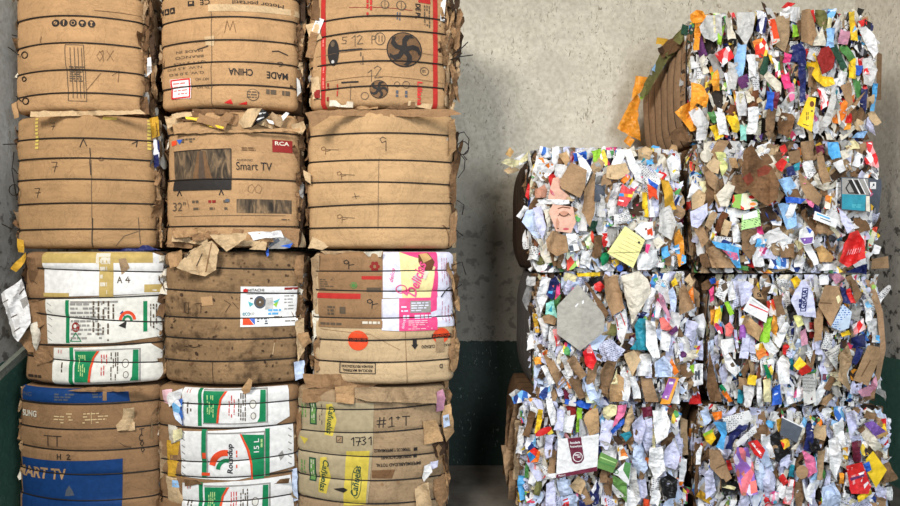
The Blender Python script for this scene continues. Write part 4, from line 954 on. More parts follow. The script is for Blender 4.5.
for p, m in ((quad(318, 25, 8, 14, 20), 'white'), (quad(314, 32, 12, 18, -15), 'kraft_pale'), (quad(318, 60, 9, 40, 5), 'kraft'), (quad(316, 88, 9, 22, -6), 'kraft_pale'), (quad(312, 45, 8, 26, 12), 'kraft_mid'), (quad(317, 94, 6, 8, 0), 'darkred'), (quad(316, 8, 8, 24, 8), 'kraft_dark'), (quad(341, 104, 24, 6, 3), 'offwhite'), (quad(390, 106, 50, 6, -2), 'kraft_dark'), (quad(420, 105, 24, 5, 8), 'kraft_pale'), (quad(361, 107, 34, 5, -4), 'kraft')): b.flap(p, m, b.R.uniform(0.004, 0.03), b.R.uniform(-.4, .1), b.R.uniform(0, .2), amp=.01)
for p, m in ((quad(443, 8, 5, 26, 4), 'white'), (quad(443, 30, 6, 30, -6), 'kraft_pale'), (quad(444, 70, 5, 26, 4), 'offwhite'), (quad(446, 50, 7, 30, -4), 'kraft_mid'), (quad(443, 95, 8, 20, 8), 'kraft_pale'), (quad(449, 104, 12, 8, 20), 'kraft_pale')): b.flap(p, m, b.R.uniform(-0.06, 0.0), b.R.uniform(0.3, 1.0), 0, amp=.016)
b.strips(443, 459, 42, -10, 108)
knots(b, [[(450, 60), (458, 57), (473, 55)], [(452, 55), (462, 48), (468, 42)], [(455, 58), (462, 53)]])
b.finish((-1, 1), 24)

# --- column 3, second
b = BoxBale('cardboard_bale', 'clean plain kraft cardboard bale with several handwritten nines', 309, 452, 110, 249, [(133, -1), (160, 0), (182, 2), (204, -4), (227.5, 0)], 'kraft_light', seed=32, A=0.022)
k = b.ink
for x, y, h in ((322, 145, 8), (338, 171, 8), (338, 214, 9)): hand(k, digit('9', x, y, h), .8, 'inkgrey'); k.line([(x+5, y+3), (x+17, y+4)], .5, 'inkgrey')
hand(k, [[(386, 139), (383, 137), (380, 139), (382, 143), (386, 141), (386, 151)]], .9, 'ink'); hand(k, [[(355, 193), (357, 199)], [(353, 197), (360, 196)]], .7, 'ink'); k.line([(379, 158), (378, 230)], .35, 'inkgrey')
b.flap([(305, 113), (320, 110), (452, 109), (462, 114), (440, 117), (330, 116), (312, 128)], 'kraft_mid', 0.012, 0, 0.2)
b.flap([(303, 170), (310, 174), (311, 184), (305, 180)], 'kraft_pale', 0.02, -.3); b.flap([(448, 122), (455, 118), (456, 150), (450, 156)], 'kraft', 0.0, .5); b.flap([(449, 165), (456, 160), (456, 200), (451, 206)], 'kraft_dark', 0.0, .5); b.flap([(450, 215), (457, 210), (456, 242), (450, 246)], 'kraft_mid', 0.0, .5)
b.flap([(312, 236), (330, 246), (322, 250), (308, 248)], 'kraft_pale', 0.03)
knots(b, [[(456, 134), (464, 132), (469, 139), (468, 150), (463, 155), (467, 160)], [(457, 150), (465, 160), (464, 170), (458, 178)], loop(463, 148, 6), [(457, 200), (464, 205), (462, 215)], [(456, 230), (463, 236)]])
b.strips(450, 458, 10)
b.finish((-1, 1), 20)

# --- column 3, third
b = BoxBale('cardboard_bale', 'cardboard bale with pink and cream biscuit carton panel and an orange round logo', 314, 452, 251, 386, [(271, -1), (291, 1), (318, -1), (340, -2), (362, -1)], 'kraft_pale', seed=33, A=0.02)
def kp(k):
    k.rect(319, 293.5, 361.5, 299, 'stripe_red'); k.rect(362, 276, 382, 279.5, 'stripe_red'); k.line([(361.5, 252), (362, 328)], .6, 'kraft_mid')
    for q in range(6): k.ell(375+3.2*math.cos(q*1.05), 266.5+3.6*math.sin(q*1.05), 2, 2, 'darkred', 1, 9)
    k.ell(354.5, 285.5, 3.4, 3.4, 'green', 1, 14); k.ring(354.5, 285.5, 2.3, 2.3, .5, 'kraft_mid', 2, n=12)
    for s in digit('9', 345, 260, 9)+digit('9', 368, 299, 9): k.line(s, .9, 'ink')
    k.rows(321, 279, 335, 290, 5, 'inkgrey', 1, .5, 4); k.rect(341, 307, 347, 314, 'inkgrey'); k.rows(329, 306, 338, 316, 3, 'inkgrey', 1, .7, 5); k.rows(322, 322, 350, 327, 1, 'inkgrey', 1, .5, 6); k.rect(367, 287.5, 381, 292, 'inkgrey'); k.rows(363, 320, 381, 325, 1, 'offwhite')
b.panel([(319, 252), (383, 252), (383, 328), (320, 328)], 'kraft_mid', kp)
def pk(k):
    k.poly([(399, 252), (437, 252), (436, 298), (402, 298)], 'bananapanel', 1); k.poly([(400, 252), (437, 252), (436, 268), (424, 260), (410, 256)], 'hotpink', 2); k.poly([(430, 298), (436.5, 298), (437, 260), (434, 270)], 'hotpink', 2)
    k.poly([(418, 255), (428, 253), (434, 262), (431, 271), (422, 270), (418, 262)], 'brownprint', 3); k.poly([(419, 254), (427, 253), (431, 259), (423, 263)], 'tan', 4); k.poly([(421, 270), (428, 272), (424, 280), (420, 277)], 'offwhite', 4)
    k.text('Delicias', 416, 279, 36, 10, 'hotpink', -72, .02, 5, .3); k.text('delice', 392, 275, 14, 4, 'hotpink', -80, .01, 2, .3)
    k.ring(401, 289, 5, 4, .9, 'hotpink', 4); k.poly([(411, 278), (417, 272), (420, 279), (413, 284)], 'lightgrey', 4); k.rows(440, 258, 449, 290, 4, 'dustypink', 1, .3, 6, vert=True); k.poly([(400, 291), (410, 289), (407, 296)], 'hotpink', 3)
b.panel([(383, 251), (452, 251.5), (451.5, 297), (440, 298), (383, 298)], 'lilacbox', pk, 'biscuit_carton', label='pink, cream and lilac biscuit carton')
def pk2(k):
    k.rect(399, 298, 436, 331, 'hotpink'); k.rect(410, 301, 430, 313, 'grey', 2); k.rows(411, 302, 429, 312, 4, 'lilacbox', 3, .5, 3); k.rows(403, 315, 434, 319, 1, 'lilacbox', 2, .9, 4); k.rows(408, 320, 434, 330, 5, 'palepink', 2, .4, 5)
    k.rows(401, 305, 409, 313, 2, 'lilacbox', 2, .4, 6); k.text('delice', 403, 324, 9, 3, 'lilacbox', -80); k.rows(440, 302, 449, 325, 3, 'dustypink', 1, .25, 7, vert=True); k.poly([(430, 313), (441, 309), (440, 316), (431, 318)], 'lilacbox', 3)
b.panel([(382, 299), (451, 297), (451.5, 328), (436, 328), (399, 331), (382, 330)], 'lilacbox', pk2, 'biscuit_carton')
k = b.ink
k.ell(358.5, 340.5, 10, 10, 'redorange', 1); k.ell(440, 337, 8, 8, 'redorange', 1)
for x, y in ((358.5, 340), (440, 337)): k.rect(x-9, y-1.8, x+9, y+2, 'ink', 2); k.text('CHENET', x, y, 17, 2.6, 'redorange', 180, .03, 3)
k.poly([(412.5, 339), (416.5, 339), (416.5, 345), (418, 345), (414.5, 350), (411, 345), (412.5, 345)], 'ink')
k.text('CUIDADO', 427.5, 347.5, 13, 3.2, 'ink', 180, .02); k.text('FRAGIL', 445, 347, 9, 3, 'ink', 180); k.rect(435, 339, 443, 353.5, 'kraft_grey', 4)
k.text('D', 440, 368, 3, 4.6, 'ink', 180, .02)
k.line([(340.5, 363), (375.5, 363), (375.5, 373.5), (340.5, 373.5), (340.5, 363)], .8, 'ink'); k.text('SEGUNDA REUTILIZACION', 358, 366.5, 31, 2.6, 'ink', 180, .02); k.text('RECICLAR MATERIAL', 358, 370.5, 29, 2.6, 'ink', 180, .02)
k.line([(405, 330), (407, 386)], .5, 'kraft_mid'); k.line([(322, 330), (370, 334), (400, 350)], .4, 'kraft_mid')
b.flap([(320, 251), (360, 251), (356, 257), (340, 253), (330, 258)], 'kraft_grey', 0.012); b.flap([(363, 252), (383, 251), (381, 257), (368, 256)], 'offwhite', 0.015)
b.flap([(311, 258), (319, 254), (320, 300), (314, 306)], 'kraft_grey', 0.0, -.3); b.flap([(312, 310), (320, 306), (320, 330), (314, 340)], 'offwhite', 0.0, -.3); b.flap([(302, 374), (350, 374), (378, 384), (372, 388), (306, 388)], 'kraft_mid', 0.05, 0, .2); b.flap([(313, 342), (320, 336), (320, 370), (315, 372)], 'kraft_mid', 0.0, -.3)
b.flap([(448, 330), (455, 326), (455, 366), (450, 380)], 'kraft_mid', 0.0, .5)
knots(b, [[(441, 297), (446, 290), (450, 287)], [(453, 265), (462, 262), (466, 275)], [(454, 290), (462, 284)]])
b.strips(449, 457, 12)
b.finish((-1, 1), 20)

# --- column 3, lowest
b = BoxBale('cardboard_bale', 'grey-brown cardboard bale at floor with yellow and green printed panels and handwritten numbers', 299, 444, 388, 533, [(409, -4), (432, -4), (456, 2), (480, 2), (503, 3), (520, 0)], 'kraft_grey', seed=34, A=0.026)
def cn(k):
    for dy in (0, 57):
        y = 403+dy
        k.rect(311, y, 318, y+24, 'darkgreen'); k.rect(312.2, y+1.5, 316.8, y+22.5, 'grassgreen', 2); k.rows(312.5, y+2, 316.5, y+22, 2, 'offwhite', 3, .4, 3, vert=True); k.rows(320, y+2, 324, y+24, 2, 'inkgrey', 1, .4, 5, vert=True); k.rows(302, y+4, 308, y+22, 2, 'grassgreen', 1, .4, 6, vert=True)
    for cx, cy, l in ((331.5, 421, 32), (326, 477, 36)):
        k.poly([(cx-4, cy-l/2), (cx+2, cy-l/2-1), (cx+6, cy), (cx+2, cy+l/2), (cx-6, cy+l/2-1), (cx-5, cy)], 'oldyellow'); k.text('Cañuelas', cx, cy, l-4, 6, 'darkgreen', 97, .02, 2, .2)
    k.poly([(347, 451), (370, 450), (366, 504), (344, 506)], 'oldyellow'); k.text('Cañuelas', 356.5, 480, 30, 7, 'darkgreen', -83, .02, 2, .2); k.ring(357, 482, 4.6, 15, .6, 'darkgreen', 2)
    k.poly([(335, 489), (345, 487), (349, 489), (345, 492), (337, 490)], 'ink', 3); k.rect(337, 436, 344, 443, 'inkgrey'); k.rect(338, 437, 343, 442, 'kraft_grey', 2); k.line([(339, 441), (342, 438)], .6, 'inkgrey', 3)
    for s in digit('1', 352, 437, 8)+digit('7', 356, 437, 8)+digit('3', 362, 436, 8)+digit('1', 369, 436, 8): k.line(s, .9, 'ink', 2)
    k.poly([(302, 440), (310, 442), (306, 448)], 'oldyellow')
b.panel([(300, 402), (374, 403), (373, 448), (368, 504), (300, 500)], 'panelbeige', cn)
k = b.ink
for s in digit('#', 378, 417, 10)+digit('1', 389, 417, 9)+digit('+', 396, 416, 6)+digit('T', 402, 417, 9): k.line(s, .9, 'ink')
k.line([(388, 427), (394, 426)], .9, 'ink')
for i, t in enumerate(('TERMICOS Y IMPERMEABLES', 'ESPECIFICACIONES', 'IMPERMEABILIDAD TOTAL')):
    k.text(t, (392, 396, 398)[i], 450+i*7.5, (36, 30, 44)[i], 3.4, 'ink', 180, .02)
for y in (450.5, 457.5): k.rect(413, y-1.8, 416.5, y+1.8, 'ink')
k.poly([(372, 470), (395, 470), (392, 479), (372, 478)], 'kraft_stained', 0)
for x, y in ((382, 484), (398, 483)): k.ell(x, y, 1.6, 1.6, 'kraft_mid', 1, 9)
b.flap([(303, 389), (336, 388), (337, 402), (302, 402)], 'kraft_mid', 0.012); b.flap([(335, 387), (356, 385), (354, 404), (336, 402)], 'kraft', 0.03, 0, .2); b.flap([(354, 387), (436, 388), (437, 403), (372, 402), (355, 398)], 'kraft_grey', 0.012, 0, .1)
b.flap([(423, 421), (436, 419), (443, 441), (424, 445)], 'kraft_light', 0.03, .2); b.flap([(444, 406), (451, 404), (454, 432), (446, 442), (441, 420)], 'kraft_light', 0.05, .4)
b.flap([(443, 416), (449, 414), (450, 426), (444, 428)], 'bluewhite', 0.075, .4, marks=[('grey', [(445, 418), (448, 417), (448.3, 420), (445.3, 421)])]); b.flap([(437, 392), (443, 389), (446, 398), (444, 410), (436, 412)], 'dustypink', 0.04, .2, name='plastic_wrapper')
b.flap([(424, 466), (430, 463), (432, 472), (424, 482), (422, 478)], 'white', 0.05); b.flap([(430, 462), (439, 460), (437, 467), (431, 470)], 'lavender', 0.045)
b.flap([(414, 488), (428, 482), (432, 506), (430, 520), (417, 512)], 'kraft_pale', 0.04); b.flap([(434, 480), (444, 474), (448, 498), (440, 508), (434, 496)], 'kraft_mid', 0.03, .4); b.flap([(432, 444), (446, 440), (444, 454), (436, 458)], 'kraft_deep', 0.03, .3)
b.flap([(291, 470), (297, 468), (298, 500), (292, 502)], 'bluewhite', 0.0, -.3); b.flap([(296, 405), (301, 403), (302, 440), (297, 450)], 'kraft_mid', 0.0, -.4)
b.strips(441, 448, 12)
b.finish((-1, 1), 24)
# ------------------------------------------------------------------ right stack
def pal(**k): return list(k.items())
WH = dict(white=5, white2=7, offwhite=6, lightgrey=6, grey=3, text_white=7, text_cream=2, newsprint=2)
LV = dict(white=4, white2=5, grey=2, lavender=10, bluewhite=5, text_lavender=8, text_white=5, newsprint=3, offwhite=2)
KR = dict(kraft=4, kraft_mid=6, kraft_dark=7, kraft_pale=2, kraft_grey=4, kraft_deep=4)
CL = dict(red=1, yellow=1.2, orange=.8, green=.8, skyblue=.8, navy=1, pink=.8, maroon=.6, black=1, teal=.5, purple=.5, hotpink=.4, tangerine=.5, olive=.5, grey=1.5, cream=1.5)
PR = dict(print_warm=2.2, print_cool=2.2, print_mixed=3.2, print_pink=1.2, print_green=1.2, print_bw=1.5, print_redwhite=1)
def pmix(*ds):
    o = {}
    for d, s in ds:
        for k, v in d.items(): o[k] = o.get(k, 0)+v*s
    return list(o.items())

# --- top bale, right column only
p = PaperBale('paper_bale', 'topmost mixed paper bale, with orange sheets and a brown cardboard side showing', 693, 879, 10, 139, pmix((WH, 1.5), (KR, .8), (CL, .7), (PR, 1.1)), 41, vert=.3, taper=.24, sw=.62)
P = p.put
P('tangerine', [(690, 14), (696, 10), (703, 11), (706, 17), (702, 22), (693, 23), (690, 19)], .09, name='orange_plastic_film', amp=.02)
P('tangerine', [(695, 23), (702, 24), (699, 50), (693, 51)], .07, name='orange_plastic_film')
P('lightgrey', [(699, 27), (708, 15), (722, 14), (722, 36), (714, 42), (704, 38)], .05, name='plastic_film', amp=.016, marks=[('cream', [(713, 16), (715, 16), (716, 33), (714, 33)])])
P('lightgrey', [(737, 12), (756, 12), (753, 32), (746, 46), (737, 33)], .05, name='plastic_film', amp=.014)
P('kraft_deep', [(761, 2), (765, 4), (773, 17), (769, 22)], .06)
P('redorange', [(768, 20), (775, 19), (780, 40), (772, 45)], .06, name='carton_piece', marks=[('white2', [(768, 20), (770, 20), (774.5, 44), (772, 45)]), ('offwhite', [(774, 39), (779.5, 38.5), (780, 41), (773, 45)])])
P('kraft_grey', [(775, 17), (790, 14), (789, 40), (785, 52), (776, 46)], .03)
P('red', [(781, 8), (787, 2), (795, 4), (788, 8)], .05, name='cloth_piece'); P('white', [(780, 12), (788, 6), (800, 7), (799, 24), (790, 20), (785, 36), (778, 34)], .05, name='cloth_piece', amp=.016)
P('kraft', [(801, 10), (811, 9), (817, 35), (812, 46), (801, 42)], .06); P('olive', [(815, 10), (825, 10), (830, 24), (824, 30), (815, 22)], .05)
P('offwhite', [(813, 45), (816, 26), (820, 34), (823, 26), (826, 46)], .05, amp=.016); P('white', [(859, 29), (866, 26), (875, 35), (879, 52), (874, 58), (868, 50)], .06, name='plastic_film', amp=.02)
P('white2', [(862, 58), (872, 58), (878, 70), (872, 86), (864, 84)], .05, name='cloth_piece', amp=.02)
P('navy', [(791, 45), (801, 43), (806, 50), (806, 100), (800, 103), (798, 62), (789, 62)], .06)
P('yellow', [(805, 63), (815, 52), (817, 60), (822, 76), (833, 77), (835, 84), (824, 87), (815, 80)], .065); P('darkred', [(817, 58), (821, 48), (829, 46), (835, 57), (833, 68), (822, 74)], .075)
P('yellow', [(797, 124), (808, 97), (816, 98), (812, 132)], .07, 0, 0, .004, 'yellow_tag', [lambda k: (k.ell(812, 104, 2.2, 3, 'brownprint', 1, 12), k.rows(806, 112, 809, 122, 2, 'ink', 1, .4, 3, vert=True), k.line([(803, 124), (809, 126)], .6, 'ink'), k.ell(812, 111, .9, .9, 'ink', 1, 8))])
P('lightgrey', [(816, 131), (828, 108), (834, 84), (837, 100), (830, 123), (820, 135)], .05); P('kraft', [(840, 86), (851, 82), (853, 103), (848, 108)], .05); P('kraft', [(846, 112), (860, 96), (866, 90), (858, 104), (848, 116)], .06)
P('tangerine', [(691, 82), (701, 84), (709, 96), (706, 108), (697, 103), (690, 112)], .06, name='orange_paper'); P('tangerine', [(674, 112), (690, 101), (699, 108), (690, 114), (697, 130), (690, 132), (685, 124)], .09, .3, name='orange_paper')
P('white2', [(688, 111), (699, 107), (709, 123), (706, 140), (696, 141), (697, 128), (691, 119)], .075, name='cloth_piece', amp=.014); P('offwhite', [(763, 77), (768, 71), (781, 82), (781, 95), (773, 88)], .06)
P('paleblue', [(851, 138), (857, 132), (868, 131), (864, 138)], .05, name='cloth_piece'); P('lavender', [(862, 130), (868, 118), (874, 110), (872, 124), (876, 136), (868, 130)], .05, name='cloth_piece')
p.q("""offwhite 730 28 6 20 -12
lime 721 34 5 20 12
print_navywhite 761 22 9 20 5
print_warm 760 47 12 17 -15
hotpink 787 58 6 9 10
darkgreen 765 66 7 18 12
plum 701 47 8 20 -20
print_redwhite 724 55 15 16 -30
tangerine 715 78 7 24 -8
lime 713 76 4 7 0
red 812 16 5 12 -12
paleblue 830 38 8 18 0
dustypink 844 37 8 14 15
yellow 853 26 6 28 -4
black 859 14 7 11 15
red 863 23 7 6 -20
green 848 53 8 17 -35
yellow 852 68 8 20 -5
print_bw 861 48 8 15 -35
print_redwhite 862 66 9 16 -15
blue 858 70 6 9 20
darkgreen 839 57 8 24 -25
white 840 78 9 16 20
skyblue 874 97 5 26 6
blue 770 101 8 17 8
brownprint 753 99 9 16 5
plum 744 81 9 11 -25
hotpink 787 81 8 14 -15
yellow 733 123 9 18 -20
yellow 717 131 9 14 -25
green 713 117 6 11 -20
kraft_stained 786 126 13 22 15
mint 743 132 7 15 0
brownprint 732 110 10 10 20
white 752 120 9 26 4
white2 741 104 9 24 -8
white 722 124 9 22 -6
lime 795 31 6 12 -6
paleblue 740 60 9 30 10
white 752 66 8 22 -8
lightgrey 733 76 9 26 6
maroon 776 100 5 16 8
pink 791 92 6 16 -10
tangerine 848 125 7 9 10
red 849 118 5 10 5
kraft_pale 858 125 8 9 25
navy 864 100 6 22 4
kraft_mid 770 120 8 22 10
white 804 118 8 18 10
print_redwhite 823 98 8 20 -15
kraft_dark 780 66 9 18 0
kraft 797 70 10 12 15
print_mixed 777 68 7 20 -10""")
p.build_core()
# the brown side sheet's loose bits and the orange sack hanging at the back
P('tangerine', [(617, 128), (629, 104), (637, 93), (640, 100), (638, 120), (641, 141), (630, 136)], 0, -.3, 0, .02, 'orange_paper_sack', yabs=5.96); P('tangerine', [(631, 99), (636, 76), (648, 77), (655, 80), (641, 92)], 0, -.5, 0, .012, 'orange_paper_sack', yabs=5.75)
for m, c, Y in (('olive', (646, 88, 5, 20, 30), 5.6), ('lime', (644, 94, 4, 12, 35), 5.62), ('paleblue', (659, 67, 9, 13, 35), 5.5), ('grey', (653, 72, 6, 8, 20), 5.55), ('olive', (682, 36, 8, 17, 40), 5.0), ('darkgreen', (686, 30, 10, 10, 10), 4.95), ('gold', (663, 42, 14, 7, 15), 5.35), ('kraft_deep', (666, 48, 16, 6, -22), 5.3), ('olive', (672, 52, 14, 6, -40), 5.25), ('kraft_dark', (682, 44, 12, 5, -50), 5.1), ('grey', (690, 26, 6, 9, 10), 4.95), ('tangerine', (629, 141, 8, 8, 35), 5.9), ('darkgreen', (692, 36, 8, 14, 10), 4.9)):
    P(m, quad(*c), 0, -.3, .2, .014, yabs=Y)
P('olive', [(692, 24), (684, 26), (672, 38), (661, 52), (653, 68), (644, 84), (641, 96), (647, 96), (657, 78), (668, 60), (680, 48), (693, 42)], 0, -2.0, .2, .012, 'plastic_wrapper', yabs=5.3)
P('kraft_dark', [(684, 34), (668, 40), (658, 50), (662, 58), (672, 54), (684, 46)], 0, -1.8, .2, .012, yabs=5.2)
P('kraft_dark', [(664, 140), (676, 128), (686, 126), (692, 142)], .05, .2, 0, .01); P('kraft_mid', [(877, 52), (882, 54), (881, 100), (876, 100)], -.04, .6, 0, .006)
p.scatter(64, 1000)

# --- second row, left
p = PaperBale('paper_bale', 'mixed paper bale with torn face photograph and a pale yellow ruled form', 530, 683, 148, 271, pmix((WH, 1.8), (KR, 1.0), (CL, .35), (PR, .9), (LV, .5)), 42, vert=.45, side='kraft_deep')
P = p.put
P('white', [(533, 170), (538, 157), (552, 161), (556, 168), (545, 180), (541, 181)], .06, marks=[('orange', [(538, 158), (543, 157.5), (545, 164)]), ('orange', [(545, 165), (551, 162), (554, 166), (550, 170)]), ('gold', [(539.5, 172), (541, 172), (541, 174), (539.5, 174)])])
P('kraft', [(571, 162), (587, 170), (585, 188), (580, 198), (561, 188), (560, 180)], .07, 0, 0, .004); P('kraft_light', [(558, 154), (566, 151), (570, 160), (566, 166)], .05)
P('kraft', [(585, 190), (595, 170), (595, 210), (590, 227), (582, 212)], .055); P('blue', [(573, 153), (586, 151), (587, 159), (574, 162)], .05, name='carton_piece')
P('skin', [(548, 197), (553, 178), (563, 176), (560, 188), (569, 196), (568, 201), (549, 200)], .05, 0, 0, .003, 'torn_photograph', [('lip', [(550, 189), (552.5, 191), (555, 196), (552, 195), (550, 192)]), ('dustypink', [(551, 190.5), (554.5, 195.2), (552, 194)])])
P('skin', [(549, 212), (553, 204), (573, 207), (576, 222), (571, 233), (556, 231)], .06, 0, 0, .003, 'torn_photograph', [lambda k: (k.ell(564, 214, 5, 3, 'skin2', 1, 14), k.ring(564, 212.5, 4.6, 3.6, .9, 'kraft_deep', 2, 15, 165, 10), k.line([(559.5, 214.5), (558, 216)], .6, 'kraft_deep', 2), k.line([(568.6, 214), (570.4, 215.4)], .6, 'kraft_deep', 2), k.line([(558, 208.6), (563, 207), (570, 208)], 1.1, 'brownprint', 2), k.poly([(557, 217), (559.5, 222), (558, 228), (555.5, 229), (556, 222)], 'skin2', 1), k.ell(558, 228.5, 1.1, .7, 'brownprint', 2, 8), k.ell(566, 229, 3, 1.2, 'lip', 1, 10))])
P('kraft_deep', [(549, 203), (570, 202), (572, 207), (553, 205)], .065, name='torn_photograph'); P('skin2', [(535, 190), (544, 184), (549, 192), (547, 198), (536, 198)], .04, name='torn_photograph')
P('white', [(538, 199), (569, 200), (570, 204), (540, 204)], .07); P('red', [(525, 196), (528, 183), (530, 186), (529, 200)], .05)
P('white', [(516, 216), (524, 205), (529, 208), (521, 219)], .08, .3); P('bluewhite', [(522, 222), (526, 210), (536, 208), (546, 232), (538, 242), (530, 232)], .06); P('lavender', [(533, 208), (541, 206), (546, 226), (543, 240), (536, 226)], .075); P('offwhite', [(543, 210), (551, 208), (553, 225), (548, 228)], .075)
P('kraft', [(546, 240), (553, 230), (567, 236), (568, 252), (556, 256), (548, 250)], .05); P('white', [(566, 234), (576, 233), (579, 250), (570, 253)], .06, marks=[('slate', [(569, 246), (573, 245), (574, 251), (570, 251)])]); P('white', [(576, 152), (586, 160), (592, 170), (586, 186), (582, 172)], .04)
P('red', [(600, 234), (607, 233), (608, 245), (603, 248)], .05); P('label_green', [(599, 254), (610, 251), (608, 262), (602, 266)], .045); P('slate', quad(600, 193, 10, 17, 4), .05, name='cloth_piece')
P('red', [(617, 205), (622, 184), (633, 191), (632, 198), (626, 207)], .07, 0, 0, .003, 'carton_piece', [('print_rainbow', [(619.5, 193), (632.6, 194.5), (632.2, 197.5), (618.5, 196)]), ('white', [(619, 199.5), (624, 200.5), (623.5, 202), (618.6, 201)])])
P('kraft_pale', [(607, 166), (626, 163), (630, 172), (618, 180), (606, 178)], .05); P('orange', quad(626, 179, 10, 5, -40), .06); P('white', [(623, 150), (630, 150), (640, 168), (644, 184), (636, 180), (628, 164)], .055, name='plastic_film'); P('offwhite', [(628, 150), (634, 146), (637, 156), (630, 158)], .06, name='plastic_film')
P('kraft_pale', [(638, 150), (646, 146), (653, 150), (650, 160), (638, 160)], .055, amp=.016); P('kraft_light', [(672, 144), (677, 146), (679, 156), (668, 150)], .05)
P('blue', [(648, 178), (658, 185), (657, 190), (649, 184)], .07, name='flyer'); P('redorange', [(647, 184), (657, 189), (658, 200), (653, 196), (649, 200)], .068, name='flyer')
P('gold', [(659, 175), (667, 175), (672, 190), (676, 209), (665, 213), (664, 195)], .07, name='yellow_cloth'); P('white', [(666, 160), (672, 154), (680, 162), (680, 172), (671, 178)], .05); P('text_white', [(669, 174), (678, 167), (680, 176), (672, 180)], .06, marks=[('yellow', [(669, 174), (675, 169), (676, 171), (670, 176)])])
P('yellow', [(642, 192), (647, 192), (649, 218), (643, 216)], .055); P('lightgrey', [(660, 210), (670, 205), (676, 222), (672, 240), (664, 236), (658, 232)], .05, name='cloth_piece')
P('paleyellow', [(607, 253), (625, 226), (645, 240), (640, 252), (633, 268)], .085, 0, 0, .003, 'yellow_form', [lambda k: ([k.line([(613+i*2.6, 251-i*0.0+ -i*3.2+2), (634+i*1.6, 262-i*3.4)], .5, 'kraft_pale') for i in range(7)], k.line([(607, 253), (640, 252)], .5, 'olive'), k.ell(639, 242.5, 1.3, 1.3, 'ink', 1, 9), k.ell(643, 248, 1.3, 1.3, 'ink', 1, 9))])
P('white', [(634, 229), (641, 222), (653, 222), (654, 238), (646, 240)], .06, marks=[('redorange', [(647, 230), (652, 228), (653, 235), (648, 237)]), ('brownprint', [(645, 228), (647, 228), (647, 230), (645, 230)])]); P('hotpink', [(646, 244), (650, 244), (648, 254), (645, 252)], .09)
P('white', [(636, 256), (645, 250), (656, 250), (659, 262), (650, 270), (638, 270)], .075, name='cloth_piece', amp=.016); P('skyblue', [(661, 248), (668, 245), (670, 256), (662, 260)], .05, name='flyer')
P('tangerine', [(673, 236), (679, 229), (683, 238), (686, 262), (679, 267), (676, 252)], .075, name='flyer', marks=[('skyblue', [(674, 246), (679, 244), (680, 254), (676, 254)]), ('skyblue', [(682, 254), (686, 256), (686, 263), (681, 265)])]); P('offwhite', [(653, 240), (658, 236), (664, 244), (656, 250)], .065); P('blue', loop(620, 268, 3.2)[:10], .05, amp=.004)
P('white2', [(509, 161), (522, 154), (536, 150), (538, 160), (524, 164), (512, 169)], .0, .6, 0, .012); P('cream', [(500, 163), (506, 158), (520, 160), (530, 150), (532, 158), (514, 168)], .0, .8, 0, .012); P('tan', [(505, 154), (510, 147), (514, 152), (511, 158)], .02, .5); P('kraft_pale', [(503, 170), (512, 166), (520, 170), (508, 174)], -.1, .6)
p.q("""print_cool 547 153 16 9 10
white2 560 171 10 12 20
white 538 165 6 16 10
lime 597 157 9 15 -10
print_mixed 606 158 10 18 20
white 650 205 7 24 -4
lavender 655 206 6 20 -6
skyblue 655 149 6 6 20
skyblue 650 162 7 6 -20
teal 642 160 6 14 20
white 592 205 7 18 3
white2 612 208 8 16 4
kraft_dark 598 246 8 20 6
print_green 590 240 9 16 -10
white 586 258 10 16 10
lime 572 262 5 10 10
print_cool 580 262 9 12 -10
kraft_mid 565 263 14 12 20
brownprint 538 245 7 12 -5
print_mixed 612 222 12 10 -10
text_white 622 217 16 10 -14
white2 656 190 6 18 6
text_white 535 253 9 14 15
print_mixed 660 262 12 12 0
white 671 258 9 14 8
kraft 606 180 8 10 0
offwhite 580 190 5 14 10
white 605 265 8 9 20
darkgreen 593 225 6 10 20""")
p.build_core(); p.scatter(64, 1000)

# --- second row, right
p = PaperBale('paper_bale', 'mixed paper bale with dark stained brown cardboard, a red bag and a teal book cover', 694, 880, 141, 272, pmix((KR, 2.2), (WH, 1.3), (LV, .5), (CL, .35), (PR, .7)), 43, vert=.6, side='kraft_dark')
P = p.put
P('kraft_stained', [(744, 150), (752, 144), (760, 158), (772, 166), (780, 184), (778, 198), (768, 206), (757, 200), (745, 188), (741, 172)], .08, .1, .1, .01, marks=[('redbrown', [(757, 170), (765, 165), (772, 168), (768, 174), (758, 177)]), ('redbrown', [(742, 178), (750, 172), (754, 180), (748, 186)])], label='big dark stained cardboard')
P('kraft', [(704, 173), (710, 168), (719, 178), (715, 191), (708, 184)], .06); P('kraft_pale', [(706, 166), (714, 157), (722, 163), (718, 174), (711, 172)], .05); P('text_yellow', [(715, 152), (726, 152), (728, 168), (722, 176), (718, 160)], .05); P('kraft_light', [(729, 158), (736, 158), (739, 168), (732, 168)], .055)
P('offwhite', [(716, 195), (725, 184), (735, 186), (731, 198), (728, 207), (720, 206)], .07, amp=.016); P('kraft_mid', [(733, 176), (741, 174), (748, 190), (741, 195), (730, 190)], .05)
P('print_green', [(733, 195), (760, 191), (757, 207), (745, 210), (732, 207)], .085, 0, 0, .004, 'food_flyer', [lambda k: (k.ell(752, 197, 5, 3, 'offwhite', 1, 14), k.ell(753, 204, 5, 3, 'offwhite', 1, 14), k.ell(752, 197, 3.4, 1.8, 'red', 2, 12), k.ell(753, 204, 3.2, 1.6, 'orange', 2, 12))])
P('lavender', [(690, 212), (707, 203), (708, 215), (698, 228), (692, 226)], .07); P('white', [(687, 198), (692, 180), (700, 189), (694, 197)], .055); P('kraft_pale', [(691, 196), (699, 189), (706, 194), (704, 206), (692, 210)], .05); P('offwhite', loop(706, 156, 6)[:10], .06, amp=.008)
